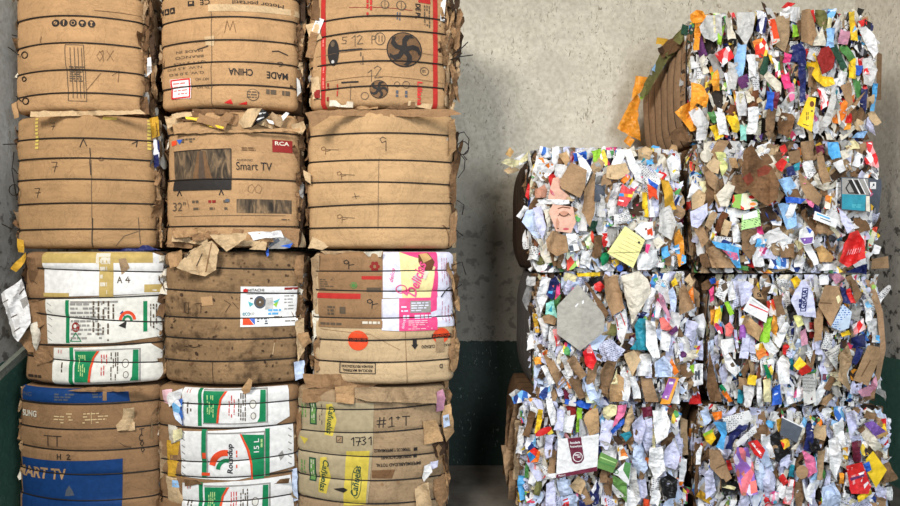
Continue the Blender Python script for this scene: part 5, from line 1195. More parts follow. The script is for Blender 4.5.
P('red', [(779, 147), (785, 144), (788, 150), (782, 156)], .06); P('red', [(774, 165), (782, 158), (787, 162), (782, 172)], .07, label='red wrapper'); P('navy', [(786, 168), (793, 165), (796, 174), (788, 176)], .05)
P('text_green', [(742, 215), (759, 209), (761, 226), (741, 230)], .085, 0, 0, .003, 'green_label', [('white', [(743, 214.5), (757, 210), (758, 217), (743, 220)])])
P('skyblue', [(711, 241), (722, 243), (738, 247), (741, 268), (736, 268), (727, 252), (716, 247)], .08, name='flyer', marks=[('pink', [(722, 250), (737, 253), (739, 260), (733, 260)])])
P('kraft', [(706, 248), (716, 246), (730, 258), (735, 268), (712, 268)], .055); P('kraft_mid', [(742, 230), (757, 228), (757, 250), (750, 260), (741, 250)], .06); P('kraft_grey', [(707, 218), (713, 211), (718, 214), (710, 230), (704, 226)], .075); P('kraft', [(694, 228), (702, 224), (709, 240), (702, 248)], .05)
P('paleblue', [(778, 180), (790, 176), (797, 186), (788, 198)], .06, name='blue_sheet'); P('paleblue', [(778, 204), (788, 203), (795, 212), (797, 226), (787, 230)], .065, name='blue_sheet'); P('blue', [(785, 197), (806, 199), (801, 204), (786, 203)], .075)
P('kraft', [(800, 142), (814, 140), (814, 160), (803, 161)], .055); P('kraft_mid', [(788, 152), (800, 149), (800, 162), (790, 164)], .05); P('maroon', [(816, 146), (823, 144), (825, 153), (818, 156)], .06); P('gold', [(815, 145), (820, 142), (823, 146), (818, 149)], .07)
P('skyblue', [(827, 142), (838, 142), (841, 157), (832, 160), (828, 153)], .07, name='blue_film'); P('offwhite', [(840, 151), (846, 149), (850, 156), (843, 160)], .05); P('white', [(833, 163), (842, 159), (846, 170), (840, 174)], .07); P('text_white', [(802, 163), (812, 160), (816, 172), (809, 180), (804, 172)], .06)
P('kraft', [(817, 156), (823, 155), (828, 172), (832, 181), (823, 185), (819, 172)], .075); P('offwhite', [(813, 176), (818, 173), (822, 184), (832, 182), (838, 176), (836, 187), (824, 191), (816, 187)], .06)
P('kraft', [(798, 170), (806, 178), (822, 196), (819, 206), (806, 198), (800, 184)], .065); P('kraft_dark', [(787, 192), (797, 188), (801, 197), (788, 197)], .06)
P('slate', [(841, 177), (869, 178), (871, 212), (841, 210)], .09, .05, 0, .002, 'book_cover', [lambda k: (k.poly([(842, 178), (868, 179), (869, 195), (842, 194)], 'grey', 1), [k.poly([(848+i*6, 180), (852+i*6, 180), (859+i*6, 194), (855+i*6, 194)], 'black', 2) for i in range(2)], [k.line([(852+i*6, 179), (860+i*5.4, 194)], .9, 'white', 3) for i in range(3)], k.line([(851, 180), (846, 188), (849, 193), (857, 193)], 1.1, 'ink', 3), k.poly([(842, 194), (866, 195), (865, 211), (842, 209)], 'teal', 2), k.rows(852, 204, 864, 208, 2, 'aqua', 3, .5, 3), k.poly([(866, 196), (869.5, 196), (870, 212), (866, 211)], 'offwhite', 3))], label='teal and grey book cover')
P('slate', [(869, 178), (881, 179), (882, 186), (878, 216), (871, 212)], .05, .5, 0, .003, 'book_cover', [('white', [(870, 182), (876, 182), (876, 189), (870, 189)]), ('black', [(871.5, 183.5), (874.5, 183.5), (874.5, 187.5), (871.5, 187.5)])])
P('teal', [(791, 166), (800, 162), (799, 170), (793, 172)], .055); P('pink', quad(804, 180, 5, 7, 10), .075); P('pink', [(805, 198), (815, 203), (813, 208), (809, 206)], .08); P('black', [(805, 206), (813, 204), (814, 214), (808, 218)], .06)
P('white', [(815, 211), (838, 220), (836, 228), (813, 219)], .09, 0, 0, .003, 'paper_label', [('skyblue', [(817, 213), (830, 218), (829.6, 219.4), (816.6, 214.6)]), ('slate', [(820, 217.4), (831, 221.6), (830.8, 222.4), (819.8, 218.2)])]); P('lavender', [(837, 206), (842, 210), (848, 218), (855, 228), (847, 233), (842, 222)], .075)
P('red', [(839, 262), (844, 244), (850, 234), (858, 230), (864, 240), (866, 258), (856, 263), (848, 267)], .09, 0, .1, .016, 'red_plastic_bag', [lambda k: [k.line([(847+i*2.4, 255-i*.5), (849+i*2.4, 250-i*.5)], .7, 'palepink') for i in range(6)]], label='glossy red plastic bag')
P('white', [(850, 261), (866, 258), (867, 263), (855, 268)], .1, name='cloth_piece'); P('white', [(800, 230), (808, 226), (814, 232), (814, 243), (804, 245), (798, 240)], .08, name='plastic_bag', amp=.016, marks=[('purple', [(800, 238), (813, 237), (812, 243), (804, 244)]), ('blue', [(806, 227), (812, 230), (810, 234)])])
P('tan', [(815, 248), (822, 245), (834, 257), (832, 262), (820, 262)], .065, name='paper_bag'); P('white', [(803, 246), (810, 244), (816, 254), (819, 264), (814, 266)], .075, name='paper_roll'); P('white', [(817, 264), (838, 264), (839, 270), (819, 271)], .08, name='paper_roll'); P('print_bw', [(828, 236), (835, 233), (838, 244), (831, 248)], .06)
P('kraft', [(872, 259), (888, 256), (889, 268), (871, 269)], .0, .3, 0, .006, label='cardboard tab sticking out at the right'); P('navy', [(846, 272), (858, 266), (868, 264), (866, 274)], .06)
p.q("""print_pink 757 232 12 10 -20
white 757 240 12 9 -15
skyblue 761 243 9 8 10
print_pink 763 250 8 14 5
white 758 256 9 20 -6
print_cool 778 262 18 12 -6
white 784 243 12 14 30
print_cool 775 216 12 16 -20
kraft 778 230 14 12 10
kraft_mid 788 252 12 14 0
kraft_pale 726 228 7 16 12
brownprint 722 222 7 20 25
white 736 233 6 16 -8
white 792 208 7 30 20
kraft_mid 832 242 7 18 12
kraft 822 228 12 10 20
white 839 192 6 18 6
print_warm 828 202 6 12 4
kraft 834 200 8 20 14
kraft_grey 778 196 10 10 40
white 800 262 9 12 14
print_cool 796 267 10 9 20
text_white 766 148 13 9 -20
kraft_pale 774 150 8 9 10
cream 852 146 12 8 -20
print_bw 858 160 12 14 10
print_warm 876 168 5 14 -5
print_green 872 236 6 18 10
yellow 876 236 5 6 30
white 876 250 7 8 10
kraft_dark 705 260 9 14 -20
print_mixed 714 234 5 12 10
green 744 268 9 5 10
red 752 263 7 8 30
white2 729 265 8 14 0""")
p.build_core(); p.scatter(64, 1000)

# --- third row, left
p = PaperBale('paper_bale', 'mixed paper bale with a large grey board and a white plastic sheet on its face', 535, 701, 273, 404, pmix((LV, 1.4), (WH, .6), (KR, 1.3), (CL, .35), (PR, .7)), 44, vert=.4, side='wornboard', sw=.8)
P = p.put
P('greyboard', [(557, 306), (578, 284), (605, 315), (604, 332), (580, 351), (557, 334)], .09, 0, .05, .003, 'grey_board', [('white', [(575, 306), (578, 303), (578.6, 304), (575.6, 307.6)]), ('white', [(582, 301), (584, 300), (584, 303), (582, 304)])], label='large flat grey board')
P('kraft_dark', [(584, 281), (589, 284), (609, 313), (606, 319)], .06); P('kraft', [(604, 279), (617, 275), (625, 308), (612, 316), (606, 300)], .07, .2)
P('offwhite', [(621, 276), (638, 271), (648, 279), (652, 292), (640, 310), (632, 325), (629, 310), (624, 290)], .09, 0, 0, .014, 'white_plastic_sheet'); P('white', [(542, 277), (551, 278), (547, 298), (541, 313), (536, 295)], .06)
P('navy', [(550, 280), (556, 276), (560, 283), (552, 300), (546, 295)], .065, name='flyer', marks=[('skyblue', [(548, 291), (553, 291), (552, 294), (548, 293)]), ('coral', [(552, 286), (554, 285), (554, 288)])]); P('hotpink', [(557, 285), (561, 283), (560, 294), (555, 300)], .075)
P('mint', [(546, 303), (554, 300), (557, 318), (545, 314)], .06, marks=[('teal', [(548, 311), (552, 305), (552, 312)])]); P('kraft', [(542, 317), (549, 314), (557, 317), (555, 325), (545, 323)], .07)
P('red', [(594, 284), (600, 281), (605, 287), (600, 292), (594, 290)], .075); P('black', [(589, 278), (603, 276), (602, 283), (591, 286)], .05); P('yellow', [(577, 273), (600, 272), (600, 276), (578, 277)], .07, name='yellow_strap')
P('white', [(616, 316), (625, 309), (628, 327), (622, 345), (617, 334)], .06, marks=[('red', [(620, 313), (621, 313), (626, 326), (625, 326)]), ('red', [(616, 318), (617, 318), (619, 330), (618, 330)])])
P('teal', [(634, 326), (639, 319), (646, 318), (647, 338), (651, 351), (630, 349), (637, 340)], .07, name='blue_card'); P('white', [(646, 320), (655, 322), (660, 358), (653, 357), (646, 346)], .075)
P('coral', [(659, 318), (664, 317), (675, 331), (661, 329)], .085, name='pink_card'); P('plum', [(668, 332), (676, 325), (679, 330), (672, 336)], .075); P('yellow', [(671, 282), (675, 277), (678, 284), (673, 287)], .075)
P('kraft', [(679, 290), (685, 284), (695, 308), (680, 316)], .075); P('kraft_pale', [(684, 280), (689, 274), (694, 282), (692, 288)], .06); P('orange', [(688, 292), (693, 287), (695, 304), (691, 300)], .08)
P('bluewhite', [(668, 292), (673, 287), (677, 298), (675, 312), (671, 308)], .06); P('dustypink', [(658, 292), (663, 296), (672, 320), (668, 318), (660, 304)], .07); P('white', [(692, 318), (703, 313), (706, 324), (704, 338), (696, 334)], .06)
P('print_redwhite', [(583, 352), (590, 345), (597, 360), (593, 370), (586, 366)], .075); P('kraft', [(566, 360), (574, 355), (587, 375), (580, 380)], .085); P('kraft', [(543, 355), (549, 353), (566, 380), (558, 389), (553, 378)], .06); P('white', [(541, 367), (546, 364), (555, 383), (549, 385)], .085)
P('text_lavender', [(597, 346), (610, 338), (625, 350), (613, 366), (602, 360)], .07); P('kraft_mid', [(600, 371), (607, 360), (617, 362), (607, 395), (601, 392)], .07); P('kraft_light', [(610, 385), (618, 374), (624, 378), (624, 402), (610, 402)], .075); P('kraft', [(640, 376), (651, 376), (659, 402), (645, 402)], .075); P('kraft_pale', [(624, 354), (634, 350), (641, 360), (632, 377)], .07)
P('white', [(635, 376), (640, 354), (651, 353), (652, 376)], .08); P('bluewhite', [(655, 362), (664, 356), (673, 366), (672, 376), (655, 377)], .06)
P('tangerine', [(660, 404), (669, 376), (679, 378), (670, 404)], .09, 0, 0, .004, 'snack_wrapper', [lambda k: (k.poly([(661.5, 398), (669, 378), (676, 379), (668, 400)], 'violet', 1), k.poly([(665, 396), (669, 395.5), (668, 398), (665, 398)], 'white', 2), k.rows(669, 381, 674, 385, 1, 'white', 2, .6, 3))], label='orange and violet snack wrapper')
P('white', [(671, 404), (677, 384), (680, 382), (680, 404)], .07); P('white', [(683, 366), (703, 363), (703, 384), (694, 386), (684, 378)], .075, name='printed_label', marks=[('lime', [(684, 368), (694, 364), (694, 374), (685, 374)]), ('slate', [(695, 371), (700, 370), (700, 380), (695, 380)]), ('kraft_grey', [(684, 375), (693, 380), (686, 384)])])
P('red', [(689, 404), (695, 388), (699, 390), (702, 404)], .08); P('orange', [(669, 364), (672, 358), (679, 372), (674, 376)], .07); P('white', [(620, 372), (624, 366), (631, 384), (628, 402), (623, 400)], .08); P('cream', [(611, 384), (617, 368), (618, 384)], .085)
P('grey', [(522, 300), (529, 277), (536, 276), (533, 292), (527, 312)], -.02, .6, 0, .008)
p.q("""lightgrey 531 281 8 8 10
white2 540 303 5 30 8
gold 536 323 4 18 -8
white 545 330 8 22 -14
text_white 552 342 7 30 8
white 533 340 8 18 4
tangerine 538 361 6 7 0
print_mixed 568 350 10 12 15
white 567 366 6 22 -25
print_redwhite 557 338 5 16 -10
cream 570 278 12 8 10
lavender 568 288 8 14 20
white2 610 300 5 12 0
olive 613 330 8 12 20
bluewhite 590 388 9 26 -20
kraft_mid 578 388 8 20 -25
print_green 590 396 8 12 0
maroon 568 397 6 14 -10
blue 576 403 22 5 6
print_cool 545 392 12 12 5
white 635 388 6 22 -12
lavender 648 370 7 14 0
text_white 683 345 12 16 -10
lavender 690 330 10 18 20
white 665 342 9 18 10
print_pink 658 308 7 18 15
white 650 300 8 24 12
white2 655 282 10 14 20
print_cool 664 280 10 12 0
print_mixed 654 284 5 20 10
lavender 700 350 8 18 4
offwhite 690 355 14 9 -10
white 555 362 5 18 -20
kraft 592 375 8 20 10
plum 683 355 6 6 0""")
p.build_core(); p.scatter(64, 1000)

# --- third row, right
p = PaperBale('paper_bale', 'mixed paper bale with a white bag lettered in blue and brown cardboard edge bulging right', 714, 884, 276, 406, pmix((LV, 1.0), (WH, 1.0), (KR, .7), (CL, .7), (PR, 1.2)), 45, vert=.22, side='side_brown', sw=.62)
P = p.put
P('text_white', [(715, 295), (721, 278), (730, 284), (724, 302)], .07, name='paper_label', marks=[('inkgrey', [(721, 285), (726, 282), (728, 288), (723, 292)])]); P('hotpink', [(709, 290), (714, 286), (714, 300), (710, 302)], .06); P('kraft_dark', [(701, 284), (708, 279), (713, 283), (708, 290), (702, 290)], .05); P('blue', [(709, 279), (715, 277), (716, 283), (711, 284)], .06)
P('lavender', [(739, 284), (747, 281), (754, 286), (750, 302), (741, 306)], .06); P('kraft', [(751, 290), (757, 285), (764, 299), (755, 298)], .07, marks=[('ink', [(757, 293), (760, 292), (762, 297), (758, 297)]), ('kraft', [(758, 293.6), (759.6, 293), (761, 296.2), (758.7, 296.4)])])
P('white', [(743, 310), (751, 296), (769, 309), (766, 323)], .09, 0, 0, .003, 'parcel_label', [('red', [(749.6, 303.6), (768, 311.6), (767.8, 312.8), (749.2, 304.8)]), ('lightgrey', [(752, 299), (766, 308.6), (765.6, 309.6), (751.6, 300)])], label='white parcel label with a red line'); P('kraft_light', [(745, 325), (750, 317), (763, 328), (759, 341), (748, 334)], .085, name='envelope', label='tan envelope piece')
P('coral', [(725, 326), (730, 322), (734, 328), (731, 337), (726, 336)], .06); P('lime', quad(729, 308, 5, 14, -25), .06); P('lavender', [(791, 300), (801, 280), (806, 282), (813, 292), (816, 318), (797, 315)], .09, 0, 0, .012, 'printed_bag', [lambda k: (k.text('GRAIA', 804, 299, 20, 5.4, 'navy', -82, .03, 2), k.line([(800.5, 311), (803, 288), (808, 288.6), (805.5, 311), (800.5, 311)], .9, 'navy'), k.rows(798.6, 299, 801.6, 310, 1, 'navy', 1, .8, 3, vert=True))], label='white bag with blue lettering')
P('kraft', [(818, 305), (825, 285), (838, 286), (843, 300), (836, 315), (831, 327)], .085, 0, .1, .006, marks=[('kraft_dark', [(820, 302), (832, 303), (832, 304), (820, 303.4)]), ('cream', [(836, 297), (839, 295), (841, 300), (838, 304)])]); P('text_blue', [(831, 327), (843, 304), (852, 312), (849, 328), (841, 331)], .1, 0, 0, .003, 'blue_card')
P('dustypink', [(829, 275), (838, 272), (845, 279), (836, 284)], .06, name='pink_film'); P('white', quad(824, 280, 9, 9, 0), .06); P('yellow', [(790, 279), (797, 276), (802, 282), (795, 288)], .07)
for i in range(2): P('kraft_mid', [(845+i*6, 277+i*3), (851+i*4, 275+i*5), (860+i*2, 290+i*4), (856, 304), (852+i*2, 303), (853, 292)], .06+.02*i, .1, 0, .006)
P('navy', [(840, 286), (847, 289), (851, 304), (843, 303)], .065); P('red', [(846, 290), (850, 288), (856, 303), (850, 303)], .07); P('navy', [(851, 338), (865, 333), (866, 347), (852, 348)], .07, name='cloth_piece'); P('print_redwhite', [(852, 325), (864, 318), (866, 328), (854, 336)], .075); P('yellow', [(840, 333), (849, 330), (851, 335), (842, 337)], .08)
P('kraft', [(853, 380), (868, 345), (879, 347), (881, 355), (868, 386)], .09, .2, 0, .004, marks=[('kraft_dark', [(861, 376), (870, 360), (871, 360.4), (862, 376.6)])]); P('dustypink', [(857, 391), (868, 386), (876, 376), (878, 386), (872, 396), (862, 397)], .06, name='pink_cloth', amp=.016)
P('kraft_grey', [(840, 352), (848, 345), (853, 358), (847, 374), (851, 392), (838, 380), (839, 366)], .075, .2, 0, .014); P('newsprint', [(802, 376), (815, 373), (816, 402), (804, 406)], .085, 0, 0, .004); P('newsprint', [(824, 353), (840, 344), (838, 362), (837, 371), (831, 362)], .085)
P('print_rainbow', [(793, 366), (799, 357), (814, 370), (802, 376)], .075); P('blue', [(772, 388), (780, 384), (782, 404), (772, 406)], .075, name='carton_piece', marks=[('bluewhite', [(774, 394), (778, 392.6), (778, 394), (774, 395.4)])]); P('white', [(720, 345), (728, 354), (741, 370), (735, 377), (726, 368)], .08, marks=[('inkgrey', [(730, 364), (733, 362), (735, 366), (732, 368)])])
P('white', [(721, 340), (733, 338), (735, 352), (722, 355)], .075, marks=[('darkred', [(721, 354), (727, 354.6), (727, 356), (721, 355.6)])]); P('yellow', quad(752, 380, 9, 11, 10), .07); P('label_green', [(763, 365), (767, 364), (772, 380), (769, 384)], .07); P('cream', [(763, 380), (770, 378), (771, 402), (764, 402)], .06)
P('white', [(756, 380), (761, 377), (763, 406), (758, 406)], .065); P('dustypink', [(800, 332), (806, 328), (808, 344), (801, 346)], .065); P('white', [(777, 362), (783, 354), (790, 364), (789, 384), (779, 384)], .07); P('orange', [(721, 392), (725, 389), (733, 401), (729, 403)], .08); P('label_green', [(719, 386), (722, 384), (727, 390), (724, 393)], .08); P('kraft_dark', [(706, 386), (710, 352), (716, 380), (722, 402), (710, 402)], .05)
P('kraft', [(814, 318), (819, 306), (823, 318), (822, 340), (815, 342)], .06); P('paleyellow', [(793, 316), (800, 315), (804, 324), (798, 328)], .07); P('side_brown', [(865, 279), (874, 282), (883, 312), (886, 348), (880, 378), (868, 396), (860, 403), (865, 395), (876, 372), (880, 345), (877, 314)], 0, .3, 0, .004, label='brown cardboard edge bulging to the right', yabs=4.79); P('lightgrey', [(858, 282), (862, 281), (873, 302), (870, 304)], .07); P('skyblue', quad(878, 339, 4, 8, 0), .1)
P('kraft', [(814, 404), (832, 392), (838, 390), (826, 406)], .06); P('kraft_mid', [(860, 404), (876, 388), (880, 378), (874, 398)], .06)
p.q("""yellow 717 316 4 14 5
tangerine 713 317 5 14 0
white 731 290 6 18 -8
text_lavender 737 294 8 24 6
kraft_mid 779 306 8 20 -10
white 769 288 10 9 10
offwhite 785 283 12 14 -20
print_warm 772 308 8 14 -12
lime 767 330 8 24 10
tangerine 775 325 6 20 10
white2 782 320 7 24 -6
black 791 312 6 14 -20
lavender 745 345 8 26 4
violet 742 332 6 14 5
lavender 751 342 7 22 -8
print_warm 762 350 12 14 -20
text_white 756 355 8 12 10
white 769 346 10 16 -30
brownprint 760 372 5 16 10
print_mixed 770 368 7 20 12
red 786 350 5 10 8
teal 741 395 5 16 5
kraft 743 383 8 12 0
white2 748 396 9 20 5
maroon 808 390 6 20 0
darkred 812 330 5 16 5
white 821 392 8 26 25
text_white 828 342 9 16 10
lavender 838 322 7 14 0
print_pink 800 394 12 14 20
white 790 395 9 16 -10
white 846 375 6 18 6
grey 856 313 10 14 20
navy 857 356 6 16 20
print_redwhite 830 320 6 14 -10
kraft_dark 830 384 7 14 30
white 868 310 6 20 -8
white2 875 330 6 22 -6
lavender 855 388 9 14 10""")
p.build_core(); p.scatter(64, 1000)

# --- lowest row, left
p = PaperBale('paper_bale', 'mixed paper bale at floor with a white carrier bag bearing a maroon banner', 521, 686, 403, 533, pmix((LV, 2.0), (WH, .6), (KR, .9), (CL, .35), (PR, .7)), 46, vert=.35, side='kraft_dark', sw=.75)
P = p.put
P('white', [(558, 439), (580, 437), (599, 434), (598, 455), (597, 471), (556, 478)], .1, 0, 0, .004, 'paper_carrier_bag', [lambda k: (k.poly([(556.4, 474.6), (597, 466.6), (597, 471), (556, 478)], 'maroon', 1), k.poly([(567.5, 438.4), (581, 437), (584, 459), (581, 463), (575, 464), (572, 461)], 'maroon', 2), k.text('Panaderia', 575, 442.5, 10, 2.6, 'white', -5, .02, 4), k.text('Panamericana', 576, 446.2, 11.6, 2.4, 'white', -5, .02, 4), k.ring(577.8, 457, 4.6, 4.6, .7, 'white', 4, n=18), k.rows(574.5, 454, 581, 460, 3, 'white', 4, .5, 3), k.text('Madero', 562, 475.3, 7, 1.8, 'white', -9, 0, 3))], label='white paper carrier bag with maroon banner')
P('red', loop(0, 0, 1)[:1] and [tuple(map(sum, zip((543.5, 431.5), rot((9*math.cos(t*.45), 3.4*math.sin(t*.45)), -.45)))) for t in range(14)], .1, .3, 0, .003, 'red_lid', label='red oval lid'); P('kraft_light', [(583, 418), (589, 410), (598, 408), (599, 432), (590, 437)], .06)
P('blue', [(570, 403), (580, 400), (592, 404), (588, 409), (578, 406)], .07, name='blue_film'); P('yellow', [(536, 424), (538, 409), (543, 410), (540, 430), (535, 434)], .06); P('print_rainbow', [(527, 452), (534, 448), (541, 452), (538, 462), (528, 462)], .07)
P('cream', [(603, 408), (610, 404), (617, 405), (616, 414), (608, 421), (603, 416)], .06); P('pink', [(618, 405), (627, 404), (624, 416), (613, 428)], .08, name='pink_card'); P('blue', [(611, 431), (624, 418), (624, 423), (613, 434)], .07); P('kraft_pale', [(625, 418), (632, 404), (634, 418), (628, 434), (622, 430)], .07, amp=.014)
P('maroon', [(642, 408), (652, 406), (653, 416), (643, 418)], .07); P('white', [(653, 411), (664, 407), (670, 421), (668, 436), (656, 444), (654, 428)], .085); P('teal', [(620, 434), (630, 431), (632, 436), (626, 442)], .07); P('print_warm', [(617, 446), (622, 444), (629, 458), (619, 461)], .07, name='torn_photograph')
P('white2', [(602, 440), (617, 447), (616, 462), (602, 454)], .08, name='white_card'); P('grassgreen', [(596, 466), (601, 452), (618, 460), (613, 473), (598, 468)], .095, 0, 0, .003, 'green_carton', [('green', [(599, 461), (615, 466.4), (614.6, 467.6), (598.8, 462.4)]), ('palegreen', [(600.6, 456.6), (616, 462.6), (615.6, 463.6), (600.2, 457.8)])], label='green carton piece')
P('white', [(613, 474), (625, 462), (631, 463), (629, 486), (618, 476)], .08, 0, 0, .003, 'printed_sheet', [lambda k: (k.poly([(625, 462), (631, 463), (629, 480), (623, 470)], 'green', 1), k.ring(616.5, 472, 1.8, 1.8, .8, 'green', 1, n=10))]); P('grassgreen', [(612, 475), (627, 483), (627, 503), (613, 490)], .085, name='printed_sheet', marks=[('white', [(612, 484), (626, 497), (618, 498), (612, 490)])])
P('white', [(627, 488), (641, 498), (635, 508), (625, 508)], .08); P('lightgrey', [(630, 466), (636, 468), (640, 496), (630, 490)], .06); P('kraft_grey', [(680, 417), (687, 420), (688, 455), (681, 456)], .05); P('black', [(661, 480), (668, 473), (678, 480), (676, 498), (664, 500)], .05); P('navy', [(594, 446), (599, 440), (602, 452), (597, 458)], .07)
P('print_navywhite', [(590, 492), (597, 480), (600, 488), (598, 504), (592, 506)], .07); P('bluewhite', [(560, 496), (576, 495), (577, 508), (559, 508)], .07, marks=[('red', [(562, 500), (568, 498), (568, 499.4), (562, 501.4)]), ('red', [(561, 504), (569, 501), (569, 507), (561, 507)])]); P('white', [(546, 474), (557, 473), (557, 478), (547, 479)], .09)
for i, (c, m) in enumerate((((509, 440, 8, 70, 4), 'kraft_dark'), ((514, 425, 7, 50, 10), 'kraft_mid'), ((509, 465, 10, 40, -8), 'kraft'), ((517, 450, 6, 60, 2), 'kraft_grey'), ((513, 485, 8, 30, 4), 'kraft_mid'))): P(m, quad(*c), -.12+.03*i, .8, 0, .012, name='cardboard_edge')
P('lavender', [(644, 420), (652, 418), (655, 440), (648, 456), (642, 440)], .06, name='paper_sheet'); P('lavender', [(632, 424), (642, 414), (646, 428), (640, 446), (634, 440)], .06); P('lavender', [(664, 450), (674, 440), (680, 456), (676, 470), (664, 466)], .07); P('bluewhite', [(634, 446), (644, 442), (648, 468), (640, 480), (632, 462)], .065); P('white', [(650, 448), (662, 446), (666, 470), (656, 480), (648, 466)], .06); P('bluewhite', [(556, 480), (570, 479), (574, 494), (560, 496)], .05); P('lavender', [(546, 484), (554, 480), (556, 506), (546, 508)], .055)
P('print_cool', [(512, 398), (522, 390), (532, 396), (524, 402), (514, 404)], .0, .4, .3, .01); P('lightgrey', [(509, 394), (516, 389), (524, 392), (512, 398)], -.05, .4, .3)
p.q("""white 533 412 8 9 20
kraft_dark 529 424 6 24 16
white 552 412 7 26 -10
lavender 560 420 8 22 8
lime 579 420 5 24 4
darkred 572 412 9 12 -14
white 568 424 8 18 10
print_cool 531 443 8 14 0
lavender 549 446 7 22 4
kraft 552 462 7 24 6
white 520 440 6 26 4
skyblue 522 488 6 24 -6
yellow 521 497 6 8 0
green 527 470 4 16 4
white 533 478 8 14 20
olive 538 488 8 16 10
print_mixed 530 498 12 12 0
kraft_pale 578 486 14 12 40
kraft 586 496 8 18 -30
navy 584 505 10 10 10
print_warm 612 503 12 8 0
kraft_mid 604 476 6 14 0
kraft_mid 609 487 7 16 6
lavender 642 488 10 18 -10
kraft_mid 644 470 6 18 20
orange 647 462 4 8 10
lavender 670 490 8 14 10
orange 680 482 5 8 0
white 683 470 6 22 8
text_lavender 660 466 8 20 -6
print_mixed 684 495 8 16 4
print_mixed 676 420 8 16 20
kraft_dark 672 412 10 8 30
cream 654 440 3 22 0
redorange 647 503 6 8 0
white 592 420 3 14 0
white 655 498 9 14 8""")
p.build_core(); p.scatter(64, 1000)

# --- lowest row, right
p = PaperBale('paper_bale', 'mixed paper bale at floor right with dark slab, purple wrapper and yellow card', 700, 893, 409, 533, pmix((LV, 1.7), (WH, .6), (KR, 1.2), (CL, .4), (PR, .8)), 47, vert=.4, side='kraft_dark', sw=.8)
P = p.put
P('slate', [(782, 417), (803, 427), (797, 443), (780, 434)], .1, 0, .1, .002, 'dark_slab', [('white', [(782, 416.6), (803.4, 427), (803, 428), (781.6, 417.6)])], label='dark grey flat slab'); P('offwhite', [(803, 427), (806, 428), (796, 450), (790, 449), (797, 443)], .09)
P('skyblue', [(713, 422), (726, 421), (727, 433), (724, 450), (716, 447), (721, 435)], .085, name='blue_film', amp=.014, label='bright blue plastic film'); P('orange', [(711, 412), (722, 411), (722, 418), (715, 421)], .07); P('bluewhite', [(700, 411), (707, 408), (712, 420), (705, 426)], .07)
P('yellow', [(703, 434), (712, 429), (716, 438), (711, 445), (706, 441)], .08, name='carton_piece', marks=[('lime', [(703, 434), (712, 429), (713, 432), (704, 436.6)])]); P('text_white', [(722, 418), (749, 410), (753, 420), (728, 433)], .08, 0, 0, .004); P('text_white', [(735, 443), (755, 425), (757, 432), (738, 447)], .085, 0, 0, .004)
P('kraft', [(709, 449), (720, 450), (732, 478), (725, 483), (710, 467)], .07, 0, 0, .005, marks=[('kraft_dark', [(716, 468), (726, 463), (726.4, 464), (716.4, 469)])]); P('print_purple', [(733, 458), (737, 447), (748, 448), (754, 468), (758, 494), (742, 496), (737, 476)], .1, 0, 0, .01, 'purple_wrapper', [('coral', [(750, 482), (756, 480), (757.6, 492), (751, 494)])], label='large purple wrapper')
P('red', [(748, 442), (757, 440), (765, 450), (761, 459), (754, 454)], .08, marks=[('white', [(751, 443), (753, 442.6), (762, 454), (761, 456)])]); P('black', [(770, 436), (778, 430), (784, 444), (790, 452), (778, 463), (772, 456)], .06); P('print_warm', [(780, 440), (788, 437), (790, 446), (784, 450)], .07); P('gold', [(777, 420), (784, 418), (783, 430), (778, 432)], .07, name='printed_wrapper')
P('pink', [(802, 450), (815, 458), (817, 472), (808, 478)], .085, name='pink_card'); P('paleblue', [(815, 454), (817, 462), (818, 480), (810, 480), (816, 472)], .07); P('kraft', loop(802, 472, 6.5)[:10], .08, amp=.004)
P('print_redwhite', [(846, 466), (862, 462), (866, 474), (872, 486), (868, 494), (851, 494)], .09, 0, 0, .008, 'printed_wrapper', [('red', [(846, 466), (862, 462), (865, 471), (848, 477)]), ('plum', [(850, 478), (864, 474), (865, 476), (851, 481)])]); P('yellow', [(866, 459), (873, 451), (887, 470), (876, 488), (866, 470)], .085, 0, 0, .004, 'yellow_card', label='yellow card')
P('blue', [(863, 464), (869, 461), (872, 470), (866, 473)], .1); P('maroon', [(852, 442), (861, 440), (861, 462), (853, 462)], .07); P('purple', [(864, 424), (872, 420), (888, 433), (876, 438)], .085, marks=[('tan', [(876, 436), (887, 431), (889, 434), (878, 439)])]); P('offwhite', [(857, 427), (866, 426), (878, 440), (888, 458), (884, 460), (865, 442)], .08, amp=.014)
P('kraft_mid', [(872, 446), (882, 452), (899, 479), (884, 484), (884, 468)], .05, .3); P('kraft', [(872, 414), (880, 418), (888, 430), (880, 426)], .05); P('yellow', [(857, 496), (870, 487), (872, 494), (858, 503)], .08); P('white', [(802, 480), (806, 490), (810, 482), (816, 480), (812, 505), (806, 500)], .07); P('bluewhite', [(822, 488), (834, 482), (841, 496), (838, 508), (822, 506)], .07); P('lime', [(821, 498), (825, 495), (828, 506), (822, 508)], .085)
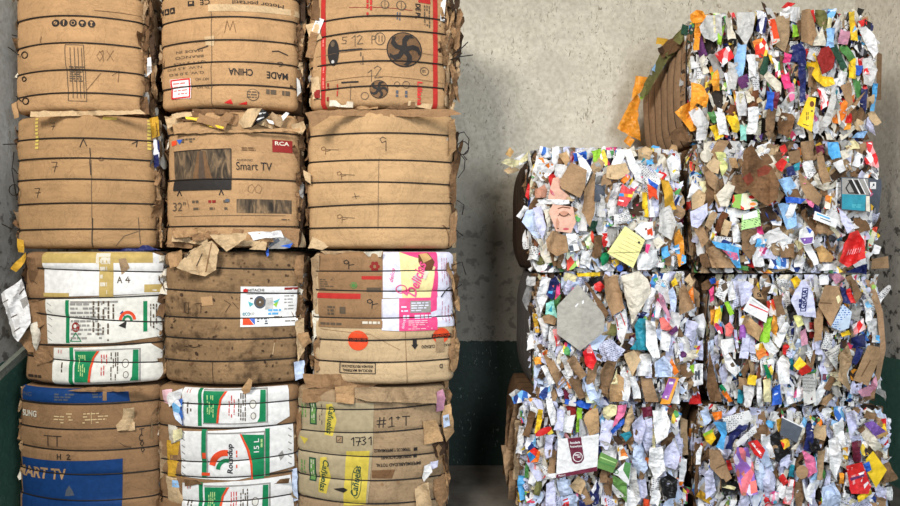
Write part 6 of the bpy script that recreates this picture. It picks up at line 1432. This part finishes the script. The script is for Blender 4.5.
P('lavender', [(762, 468), (770, 464), (776, 480), (772, 502), (764, 496)], .06); P('bluewhite', [(754, 466), (761, 462), (766, 476), (762, 496), (757, 484)], .06); P('white', [(828, 440), (838, 436), (842, 456), (836, 480), (830, 468)], .06); P('lavender', [(846, 414), (855, 410), (857, 428), (850, 440)], .06); P('white', [(833, 424), (843, 420), (846, 446), (838, 452)], .065); P('lavender', [(704, 474), (712, 466), (716, 490), (706, 500)], .06); P('paleblue', quad(835, 424, 8, 6, 20), .08)
p.q("""kraft_mid 760 432 14 12 -20
lavender 726 447 8 20 12
white 768 446 8 24 -10
kraft 774 452 6 12 8
skyblue 770 424 8 6 20
print_mixed 812 422 12 12 20
orange 818 422 7 8 10
kraft_pale 820 432 10 14 15
navy 809 438 8 26 10
black 814 444 8 16 -20
print_cool 803 424 5 12 20
kraft_grey 821 465 7 28 4
white 828 456 9 14 20
lavender 812 497 8 20 -8
teal 792 471 5 12 6
red 784 480 6 10 -30
print_redwhite 790 492 8 24 12
kraft_mid 799 495 7 24 0
white 782 492 10 14 25
print_pink 774 498 9 12 0
lavender 785 461 10 12 10
black 730 488 14 16 0
cream 728 487 14 3 10
gold 706 498 18 6 30
lavender 745 501 10 10 -8
white 699 455 5 18 4
kraft_dark 697 470 4 50 2
red 729 465 4 10 -14
white 847 444 6 22 6
print_warm 845 453 5 12 0
white 847 485 6 24 6
tangerine 842 478 5 10 0
black 849 490 9 8 0
lavender 880 495 10 14 10
white 889 493 7 12 0
print_cool 872 498 10 10 20
lavender 828 478 5 14 10
kraft_dark 838 495 6 18 0
print_mixed 864 448 6 14 10
kraft_mid 870 416 10 8 20""")
p.build_core(); p.scatter(64, 1000)

# litter on the floor in the gap
def litter(label, cx, y, r, mat, seed):
    R = random.Random(seed); mb = MB(); P_, U = scrap_grid(R, r*2, r*2, 1.0, 5, 5)
    E = Euler((-math.pi/2, 0, 0)).to_matrix()
    G_ = [[E @ p for p in q] for q in P_]; mz = min(p.z for q in G_ for p in q)
    mb.grid([[(cx+p.x, y+p.y, p.z-mz+0.002) for p in q] for q in G_], mat, U)
    o = mb.build('paper_scrap'); o['label'] = label; o['category'] = 'scrap'
litter('blue and white crumpled scrap on the floor at the foot of the right stack', 0.40, 4.95, 0.06, 'print_cool', 3)
